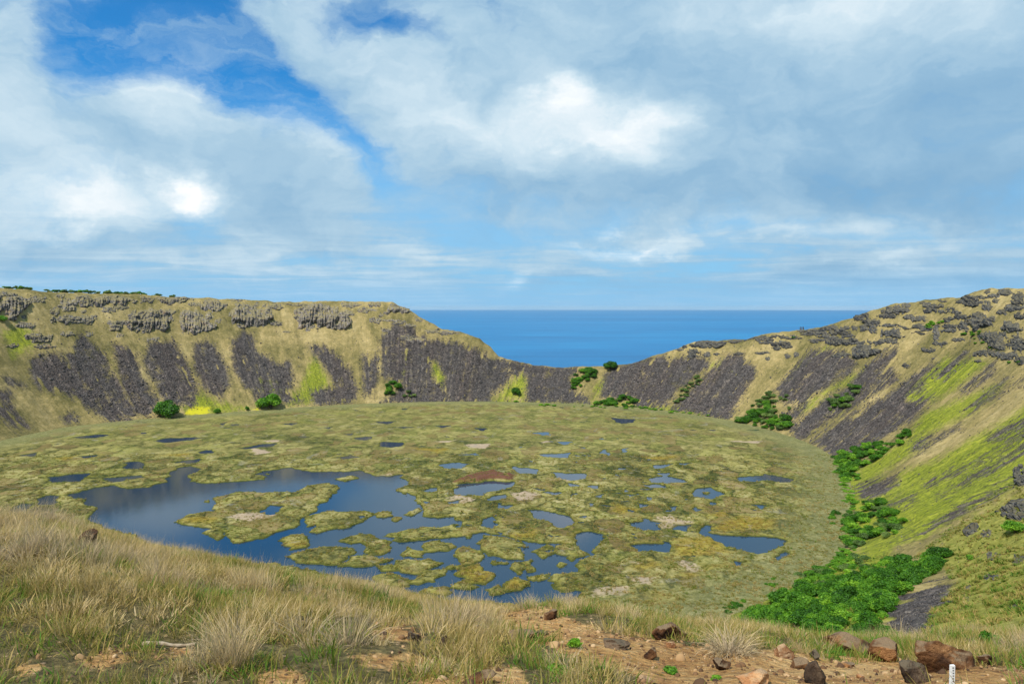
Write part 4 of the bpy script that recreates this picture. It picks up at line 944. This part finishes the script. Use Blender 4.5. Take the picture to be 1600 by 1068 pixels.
# boulders and stones of the foreground
def boulder(px, py, wd, ht, m, label, seed, name='boulder', cuts=11, tilt=0.0, deep=.8):
    p = hitg(px, min(py + ht * .42, 1066 + 20))
    if p is None: return
    X, Y, Z = p; k = Y / F
    me = rock_mesh(name, 5, seed, cuts, .13, m, sharp=True)
    o = bpy.data.objects.new(name, me); COL.objects.link(o)
    o.scale = (wd * k / 2 * 1.02, wd * k / 2 * deep, ht * k / 2 * 1.3)
    o.rotation_euler = (0, tilt, random.uniform(-.4, .4)); o.location = (X, Y + wd * k * .3, Z + ht * k * .14)
    tag(o, label, 'rock')
for i, a in enumerate([
 (125, 838, 58, 30, M_BOULDER, 'reddish brown boulder half hidden in tall straw grass'), (1053, 987, 60, 34, M_BOULDER, 'brown peaked boulder behind the bare soil beside a dry tussock'), (1337, 1012, 78, 32, M_BOULDER, 'wide low rounded boulder in front of the thicket'),
 (1393, 1018, 52, 40, M_BOULDER, 'brown boulder with a pale chip between two larger boulders'), (1487, 1028, 92, 50, M_BOULDER, 'largest rust brown boulder behind the white marker post'), (1433, 1054, 62, 36, M_DARKBOULDER, 'dark cracked boulder beside the white marker post'),
 (1285, 1054, 44, 38, M_DARKBOULDER, 'dark pointed stone on the ochre soil'), (1226, 1019, 46, 20, M_ORANGE, 'lumpy orange stone at the edge of the bare soil'), (1276, 1024, 28, 13, M_DARKBOULDER, 'small flat dark stone beside the wide low boulder'),
 (1250, 1038, 38, 18, M_BOULDER, 'low brown stone in front of the lumpy orange stone'), (1015, 1022, 32, 22, M_BOULDER, 'small pyramid shaped stone on bare soil'), (698, 1004, 26, 26, M_DARKBOULDER, 'dark brown stone wrapped in grass'), (645, 994, 26, 16, M_DARKBOULDER, 'dark stone lying on a small orange soil patch'),
 (750, 1060, 52, 26, M_BOULDER, 'brown peaked stone with a dry stalk leaning over it'), (818, 992, 46, 24, M_BOULDER, 'slanting brown stone at the end of the bare soil'), (862, 961, 32, 15, M_BOULDER, 'flat reddish stone at the top of the bare soil'), (965, 1008, 46, 14, M_DARKBOULDER, 'long low dark stone on bare soil by the leafy plant'),
 (1010, 1062, 32, 18, M_ORANGE, 'rounded orange stone beside low green weeds'), (1050, 1006, 18, 13, M_ORANGE, 'small orange stone below the brown peaked boulder'), (848, 990, 22, 8, M_DARKBOULDER, 'thin dark stone near the slanting brown stone'), (1328, 1038, 22, 9, M_BOULDER, 'small flat reddish stone on the ochre soil'),
 (1180, 1062, 60, 20, M_ORANGE, 'broad orange rock slab sunk in the soil'), (1130, 1040, 40, 16, M_BOULDER, 'low brown stone among weeds and soil'), (765, 975, 12, 9, M_ORANGE, 'tiny orange stone in dry grass'), (1345, 1056, 14, 8, M_ORANGE, 'tiny grey stone on the soil below the wide boulder'), (1545, 1030, 30, 22, M_BOULDER, 'small brown stone at the foot of the largest boulder')]):
    boulder(*a, 700 + i)
def pebbles():
    N = 42000; Y = np.sqrt(rng.uniform(1.8 ** 2, 11 ** 2, N)); X = rng.uniform(-.75, .75, N) * Y; Z = G(X, Y); px, py = proj(X, Y, Z)
    d = field(DIRT, px, py, 40); ok = (d > -6) & (rng.uniform(0, 1, N) < .8); X, Y, Z = X[ok], Y[ok], Z[ok]; n = len(X)
    sz = np.exp(rng.normal(-5.25, .6, n))
    mm = M_PEB; P_ = [mesh_obj('pebble_%d' % k, bpy_v(rock_mesh('pebble', 2, 600 + k, 4, .15, mm)), ICO[2][1], mm, link=False) for k in range(4)]
    scatter('pebbles', np.stack([X, Y, Z], -1), rng.uniform(0, 6.28, (n, 3)), sz[:, None] * rng.uniform(.6, 1.3, (n, 3)), rng.integers(0, 4, n), rng.uniform(0, 1, n), P_, 'loose ochre and brown pebbles strewn over the bare soil')
M_PEB, _n, _b = mat('pebble')
_n.put(_b.inputs['Base Color'], _n.ramp(_n.attr('tint', 'INSTANCER'), [(0, (.05, .028, .017)), (.4, (.15, .08, .036)), (.8, (.32, .19, .085)), (1, (.45, .31, .17))]))
pebbles()

# ------------------------------------------------------------------ shrubs and trees
def crown_mesh(name, seed, m, nclump, nleaf, leaf, flat=.75, spread=.62, clr=.42, base=.25):
    r = np.random.default_rng(seed); cs = []
    for k in range(nclump):
        a = r.uniform(0, 6.283); q = math.sqrt(r.uniform(0, 1)) * spread; zz = base + clr * flat + (1 - (q / spread) ** 2) * r.uniform(.1, .85) * flat
        cs.append((q * math.cos(a), q * math.sin(a), zz, clr * r.uniform(.65, 1.15)))
    cs = np.array(cs); w = cs[:, 3] ** 2; pick = r.choice(nclump, nleaf, p=w / w.sum())
    d = r.normal(size=(nleaf, 3)); d[:, 2] += .25; d /= np.linalg.norm(d, axis=1)[:, None]
    rad = cs[pick, 3] * r.uniform(.72, 1.08, nleaf)
    c = cs[pick, :3] + d * rad[:, None] * np.array([1, 1, flat])
    c[:, 2] = np.maximum(c[:, 2], .02)
    nrm = d + r.normal(0, .55, (nleaf, 3)); nrm /= np.linalg.norm(nrm, axis=1)[:, None]
    t = np.cross(nrm, r.normal(size=(nleaf, 3))); t /= np.linalg.norm(t, axis=1)[:, None]; b = np.cross(nrm, t)
    s = leaf * r.uniform(.6, 1.3, nleaf)[:, None]
    v = np.stack([c - t * s, c + b * s * .55 - t * s * .1, c + t * s, c - b * s * .55 + t * s * .1], 1).reshape(-1, 3)
    f = np.arange(nleaf * 4).reshape(-1, 4)
    o = mesh_obj(name, v, f, m, link=False)
    ct = r.uniform(0, .5, nclump)
    set_attr(o.data, 'leaf', np.repeat(np.clip(ct[pick] + r.uniform(0, .55, nleaf), 0, 1), 4))
    return o.data, cs
def trunk_mesh(name, cs, seed, thick=.07):
    r = np.random.default_rng(seed); v = []; f = []
    def limb(a, b, r0, r1):
        i0 = len(v); a = np.array(a, float); b = np.array(b, float); mid = (a + b) / 2 + r.normal(0, .06, 3)
        for p, rr in ((a, r0), (mid, (r0 + r1) / 2), (b, r1)):
            for k in range(5): v.append((p[0] + rr * math.cos(k * 1.2566), p[1] + rr * math.sin(k * 1.2566), p[2]))
        for j in range(2):
            for k in range(5): f.append((i0 + j * 5 + k, i0 + j * 5 + (k + 1) % 5, i0 + j * 5 + 5 + (k + 1) % 5, i0 + j * 5 + 5 + k))
    limb((0, 0, -.15), (0, 0, .3), thick, thick * .8)
    for c in cs[:7]: limb((0, 0, .22), c[:3], thick * .65, thick * .2)
    return mesh_obj(name, v, f, M_BARK, link=False).data
BIG = [crown_mesh('crown', 40 + k, M_LEAF, 16, 2600, .085) for k in range(5)]
BIGT = [trunk_mesh('trunk', b[1], 60 + k) for k, b in enumerate(BIG)]
PALE = [crown_mesh('crown_pale', 50 + k, M_LEAF2, 11, 1300, .10, .7) for k in range(4)]
PALET = [trunk_mesh('trunk', b[1], 70 + k) for k, b in enumerate(PALE)]
LIM = [crown_mesh('crown_lime', 55 + k, M_LEAF3, 10, 1100, .11, .6) for k in range(3)]
LIMT = [trunk_mesh('trunk', b[1], 75 + k) for k, b in enumerate(LIM)]
def shrub(px, py, wpx, kind, name, label, cat, group=None, tall=1.0, pos=None):
    p = pos or hit(px, py)
    if p is None: return
    X, Y, Z = p; C_, T_ = {'g': (BIG, BIGT), 'p': (PALE, PALET), 'l': (LIM, LIMT)}[kind]
    k = random.randrange(len(C_)); s = wpx / 2 * Y / F
    e = bpy.data.objects.new(name, None); COL.objects.link(e); e.empty_display_size = 1
    e.location = (X, Y, Z - .12 * s); e.rotation_euler = (0, 0, random.uniform(0, 6.28)); e.scale = (s, s, s * tall * random.uniform(.9, 1.1))
    c = bpy.data.objects.new('crown', C_[k][0]); t = bpy.data.objects.new('trunk', T_[k])
    for o in (c, t): COL.objects.link(o); o.parent = e
    tag(e, label, cat, group)
    return e
# lone trees and bushes at the foot of the wall
for px, py, w_, kd, lb, tl in [(263, 652, 46, 'g', 'wide dark green tree beside the yellow flowering patch on the shore', .85), (422, 638, 42, 'g', 'round dark green tree at the foot of the lime green gully', .95), (339, 646, 14, 'g', 'small round bush between the two shore trees, by the yellow patch', 1.0),
                             (386, 641, 7, 'g', 'tiny dark conical bush left alone beside the round shore tree', 1.6), (806, 618, 16, 'g', 'dark bush on the scree foot below the ocean gap', 1.3), (953, 577, 26, 'g', 'round bush on the skyline of the ocean gap', .8),
                             (1212, 654, 9, 'g', 'tiny dark bush on the grey scree foot', 1.0), (4, 502, 18, 'g', 'dark bush at the foot of the massive pale cliff', .9), (806, 628, 9, 'l', 'small pale bush under the dark scree foot bush', .8), (1517, 874, 17, 'l', 'bright lime green bush alone on the tussock slope', .9),
                             (1586, 832, 38, 'g', 'dark green bush under the big grey brown crag', .8), (1240, 529, 8, 'g', 'tiny bush by the flat lava ledge', .8), (1312, 497, 24, 'p', 'olive bush on the rim line above the ocean', .6)]:
    shrub(px, py, w_, kd, 'bush', lb, 'bush', tall=tl)
def inpoly(poly, n, seed, mind=0):
    r = np.random.default_rng(seed); q = np.array(poly, float); out = []; tries = 0
    while len(out) < n and tries < n * 60:
        tries += 1; p = np.array([r.uniform(q[:, 0].min(), q[:, 0].max()), r.uniform(q[:, 1].min(), q[:, 1].max())])
        if sdf(q, p[:1], p[1:])[0] > 0 and all(math.hypot(p[0] - o[0], (p[1] - o[1]) * 1.6) > mind for o in out): out.append(p)
    return out
KIND = {'g': ('dark green', 'shrub'), 'p': ('pale olive', 'olive_shrub'), 'l': ('bright lime green', 'lime_shrub')}
def cluster(poly, n, w0, w1, kinds, name, label, cat, group, seed, mind=4, tall=.9):
    n = int(n * (1.5 if n < 60 else 1.25)); mind *= .72; w0 *= .7
    for p in sorted(inpoly(poly, n, seed, mind), key=lambda q: q[1]):
        kd = random.choice(kinds); ws = label.split(' ')
        while ws[0] in ('dark', 'green', 'light', 'bright', 'olive', 'pale', 'lime', 'small', 'rounded', 'leafy'): ws.pop(0)
        shrub(p[0], p[1], random.uniform(w0, w1), kd, KIND[kd][1] if name == 'shrub' else name, KIND[kd][0] + ' ' + ' '.join(ws), cat, group, tall)
cluster([(600, 618), (606, 600), (622, 600), (626, 618)], 5, 14, 22, 'g', 'shrub', 'dark shrub of the small clump against the big scree', 'shrub', 'clump against the big scree', 1, 6)
cluster([(626, 620), (640, 612), (648, 620), (640, 624)], 3, 8, 11, 'p', 'shrub', 'small pale shrub beside the dark clump against the big scree', 'shrub', 'clump against the big scree', 2, 5)
cluster([(886, 606), (902, 580), (930, 576), (934, 586), (912, 600), (900, 612)], 16, 12, 18, 'g', 'shrub', 'green shrub in the thicket climbing to the ocean gap', 'shrub', 'thicket climbing to the ocean gap', 3, 5, .7)
cluster([(928, 634), (945, 626), (990, 620), (996, 632), (990, 637)], 13, 12, 18, 'g', 'shrub', 'dark green shrub of the low hedge at the far shore', 'shrub', 'low hedge at the far shore', 4, 5, .7)
cluster([(1045, 634), (1085, 590), (1100, 580), (1098, 590), (1070, 625)], 12, 9, 14, 'p', 'shrub', 'olive shrub in the narrow gully between two scree tongues', 'shrub', 'gully shrubs between scree tongues', 5, 5, .6)
cluster([(840, 632), (1010, 636), (1100, 648), (1140, 656), (1120, 652), (1000, 640), (840, 634)], 20, 6, 11, 'l', 'shrub', 'small light green shrub fringing the far shore', 'shrub', 'light green shrubs along the far shore', 6, 6, .6)
cluster([(1150, 660), (1180, 640), (1225, 650), (1240, 668), (1225, 674), (1190, 668)], 26, 15, 24, 'gggp', 'shrub', 'green shrub in the clump where the marsh meets the scree', 'shrub', 'clump where marsh meets scree', 7, 6, .75)
cluster([(1170, 640), (1200, 612), (1230, 618), (1235, 645), (1200, 650)], 16, 11, 17, 'ppg', 'shrub', 'rounded olive shrub scattered above the green clump on the scree', 'shrub', 'olive shrubs above the clump', 8, 6, .75)
cluster([(1288, 640), (1300, 622), (1330, 604), (1345, 606), (1340, 622), (1312, 645)], 13, 13, 22, 'pppg', 'shrub', 'dome shaped olive shrub on the steep grass strip', 'shrub', 'dome shrubs on the grass strip', 9, 7, .75)
cluster([(1305, 716), (1315, 705), (1380, 690), (1430, 672), (1432, 684), (1380, 712), (1350, 735), (1340, 755), (1316, 750)], 34, 16, 26, 'gggl', 'shrub', 'bright green shrub in the belt along the marsh edge', 'shrub', 'green belt along the marsh edge', 10, 7, .75)
cluster([(1325, 800), (1345, 785), (1385, 790), (1400, 810), (1420, 815), (1400, 835), (1360, 850), (1330, 862), (1318, 840)], 36, 18, 32, 'gglp', 'shrub', 'leafy shrub in the middle of the belt below the green slope', 'shrub', 'green belt below the slope', 11, 8, .7)
cluster([(1300, 712), (1318, 712), (1336, 770), (1340, 800), (1336, 868), (1290, 905), (1240, 930), (1262, 905), (1316, 858), (1322, 790), (1312, 745)], 46, 13, 22, 'lllg', 'shrub', 'light green shrub in the narrow strip between marsh and slope', 'shrub', 'light green strip between marsh and slope', 21, 7, .55)
cluster([(1292, 812), (1306, 802), (1312, 815), (1300, 822)], 3, 14, 18, 'g', 'shrub', 'green shrub standing out in the grey reeds', 'shrub', 'shrubs in the grey reeds', 12, 6, .8)
cluster([(1278, 880), (1330, 868), (1395, 870), (1420, 868), (1400, 900), (1300, 915), (1230, 925), (1250, 900)], 40, 18, 30, 'llgp', 'shrub', 'lime green shrub on the upper edge of the dense thicket', 'shrub', 'lime fringe of the dense thicket', 13, 8, .6)
cluster([(1160, 968), (1230, 930), (1300, 912), (1380, 895), (1440, 880), (1450, 905), (1400, 935), (1370, 985), (1330, 1010), (1240, 1005), (1180, 985)], 110, 30, 48, 'ggggl', 'thicket_tree', 'green tree in the dense thicket at the slope foot', 'tree', 'dense thicket at the slope foot', 14, 9, .8)
cluster([(1400, 905), (1440, 878), (1470, 868), (1478, 880), (1440, 905)], 10, 30, 42, 'g', 'thicket_tree', 'green tree in the arm of the thicket above the brown scree', 'tree', 'thicket arm above the brown scree', 15, 9, .8)
cluster([(1340, 1000), (1395, 985), (1410, 1002), (1350, 1010)], 8, 28, 40, 'g', 'thicket_tree', 'green tree below the brown scree, behind the wide low boulder', 'tree', 'trees below the brown scree', 16, 9, .8)
cluster([(1120, 955), (1165, 938), (1170, 946), (1130, 962)], 5, 14, 20, 'g', 'shrub', 'dark shrub out on the reeds near the thicket', 'shrub', 'dark shrubs out on the reeds', 17, 8, .8)
cluster([(1195, 918), (1210, 905), (1222, 912), (1205, 922)], 3, 13, 17, 'g', 'shrub', 'round shrub in the reeds above the thicket tip', 'shrub', 'shrubs above the thicket tip', 18, 8, .8)
cluster([(1440, 510), (1470, 495), (1475, 510), (1450, 515)], 7, 9, 13, 'l', 'shrub', 'bright shrub between dark lava crags near the rim', 'shrub', 'shrubs between lava crags', 19, 5, .8)
cluster([(1500, 520), (1530, 515), (1560, 560), (1600, 565), (1590, 575), (1520, 535)], 8, 8, 12, 'gl', 'shrub', 'small green shrub at the foot of the lava crags', 'shrub', 'shrubs at the foot of the lava crags', 20, 6, .8)
# trees along the rim plateau
for k, px in enumerate(list(np.linspace(8, 300, 74)) + [308, 318, 330]):
    px = px + random.uniform(-3, 3)
    if 48 < px < 72 or 155 < px < 165: continue
    d = (px - 800) / F; Ys = np.arange(1000, 2200, .5); Xs = d * Ys; ph = np.degrees(np.arctan2(Xs - CX, Ys - CY)); rr = np.hypot(Xs - CX, Ys - CY) - iper(RR_T, ph) - random.uniform(2, 16)
    j = np.argmax(rr > 0); X, Y = float(Xs[j]), float(Ys[j])
    shrub(0, 0, random.uniform(8, 14), 'g' if random.random() < .6 else 'p', 'rim_tree', 'green tree in the row along the plateau edge of the crater', 'tree', 'trees along the plateau edge', random.uniform(.6, .9), pos=(X, Y, float(T(X, Y)) + 1.5))

# ------------------------------------------------------------------ small things in the foreground
def leafy(px, py, wpx, label, m, seed, tall=.8):
    p = hitg(px, py)
    if p is None: return
    X, Y, Z = p; s = wpx / 2 * Y / F
    me, cs = crown_mesh('leaves', seed, m, 9, 420, .17, .7, base=.05)
    e = bpy.data.objects.new('leafy_plant', None); COL.objects.link(e); e.location = (X, Y, Z); e.scale = (s, s, s * tall)
    c = bpy.data.objects.new('leaves', me); t = bpy.data.objects.new('stem', trunk_mesh('stem', cs, seed, .04))
    for o in (c, t): COL.objects.link(o); o.parent = e
    tag(e, label, 'plant')
leafy(900, 1012, 30, 'round bright green leafy plant alone on the bare soil', M_LEAF3, 81)
leafy(165, 905, 30, 'pale green thistle like plant in tall straw grass', M_LEAF2, 82, .8)
leafy(25, 838, 22, 'small green plant at the grassy crest above the lake', M_LEAF3, 83)
leafy(1548, 1006, 40, 'dark green bush on the rim above the largest boulder', M_LEAF, 84)
leafy(1043, 1050, 34, 'low bright green weed beside the rounded orange stone', M_LEAF3, 85, .5)
leafy(872, 1052, 44, 'spreading green weed at the edge of the bare soil below the round plant', M_LEAF3, 86, .5)
leafy(1120, 1062, 24, 'small green weed by the broad orange slab', M_LEAF3, 87, .5)
leafy(1450, 1012, 36, 'pale leafy weed behind the row of boulders', M_LEAF2, 88, .5)
def tussock(px, py, wpx, label, seed, tint, args):
    p = hitg(px, py)
    if p is None: return
    X, Y, Z = p; s = wpx / 2 * Y / F / .28
    o = tuft('grass_tussock', *args, seed, m=M_TUSSOCK, link=True, segs=5)
    o['tint'] = tint; o.location = (X, Y, Z); o.scale = (s, s, s)
    tag(o, label, 'grass tussock')
tussock(1140, 1020, 110, 'big drooping grey tussock of dry grass beside the brown peaked boulder', 91, .97, (420, .14, .34, .006, 1.1, .13, 1.5))
tussock(365, 1040, 120, 'tall straw coloured tussock standing above the short grass', 92, .84, (380, .25, .52, .005, .55, .12, .7))
tussock(980, 965, 60, 'small grey dry tussock on the crest beside the marsh view', 93, .95, (240, .12, .30, .006, .9, .12, 1.0))
# marker post
def post():
    p = hitg(1487, 1084); X, Y, Z = p; k = Y / F
    m, n, b = mat('post_paint'); pos = n.add('ShaderNodeTexCoord').outputs['Object']
    n.put(b.inputs['Base Color'], n.mix(n.ss(n.noise(pos, 60, 5, .6), .5, .75), (.74, .75, .74), (.42, .40, .37))); b.inputs['Roughness'].default_value = .5
    md, n2, b2 = mat('post_mark'); n2.put(b2.inputs['Base Color'], (.05, .05, .055))
    w_, hgt = 7.4 * k, 46 * k
    bm = bmesh.new(); bmesh.ops.create_cube(bm, size=1); bmesh.ops.scale(bm, vec=(w_, w_ * .55, hgt + .12), verts=bm.verts); bmesh.ops.translate(bm, vec=(0, 0, (hgt - .12) / 2), verts=bm.verts)
    bmesh.ops.bevel(bm, geom=bm.edges[:], offset=.0012, segments=2, affect='EDGES')
    me = bpy.data.meshes.new('marker_post'); bm.to_mesh(me); bm.free(); me.materials.append(m)
    o = bpy.data.objects.new('marker_post', me); COL.objects.link(o); o.location = (X, Y, Z); o.rotation_euler = (0, R(1.5), R(8))
    tag(o, 'thin white marker post with dark marks among the boulders', 'post')
    for q in range(6):
        bm = bmesh.new(); bmesh.ops.create_cube(bm, size=1); wd = w_ * random.uniform(.22, .42)
        bmesh.ops.scale(bm, vec=(wd, .0012, .55 * k * 2.2), verts=bm.verts); me = bpy.data.meshes.new('mark'); bm.to_mesh(me); bm.free(); me.materials.append(md)
        c = bpy.data.objects.new('mark', me); COL.objects.link(c); c.parent = o; c.location = (random.uniform(-.1, .1) * w_, -w_ * .275 - .0005, hgt - (3.5 + q * 4.2) * k)
post()
# weathered stick
def stick():
    a = hitg(223, 1009); b = hitg(306, 1010); a = Vector(a); b = Vector(b); v = []; f = []; NS = 14
    for j in range(NS + 1):
        t = j / NS; c = a.lerp(b, t) + Vector((0, 0, .012 + .006 * math.sin(t * 7))); rr = .0125 * (1 - .35 * t) * (1 + .15 * math.sin(t * 21))
        for q in range(8): v.append((c.x, c.y + rr * math.cos(q * .785), c.z + rr * math.sin(q * .785)))
    for j in range(NS):
        for q in range(8): f.append((j * 8 + q, j * 8 + (q + 1) % 8, j * 8 + 8 + (q + 1) % 8, j * 8 + 8 + q))
    o = mesh_obj('stick', v, f, plain('weathered_wood', (.22, .16, .10), (.42, .34, .24), 30), smooth=True)
    tag(o, 'weathered pale wooden stick lying on short grass', 'stick')
stick()

# ------------------------------------------------------------------ sea haze
def haze():
    m = bpy.data.materials.new('haze'); m.use_nodes = True; n = NT(m.node_tree); n.n.clear()
    v = n.add('ShaderNodeVolumePrincipled'); v.inputs['Color'].default_value = (.80, .90, 1.0, 1); v.inputs['Density'].default_value = 5e-6; v.inputs['Anisotropy'].default_value = 0.2
    out = n.add('ShaderNodeOutputMaterial'); n.l.new(v.outputs[0], out.inputs['Volume'])
    bm = bmesh.new(); bmesh.ops.create_cube(bm, size=1); bmesh.ops.scale(bm, vec=(170000, 170000, 400), verts=bm.verts); bmesh.ops.translate(bm, vec=(0, 0, 62), verts=bm.verts)
    me = bpy.data.meshes.new('haze'); bm.to_mesh(me); bm.free(); me.materials.append(m)
    o = bpy.data.objects.new('haze', me); COL.objects.link(o); tag(o, 'thin blue sea haze in the air', kind='stuff')
haze()
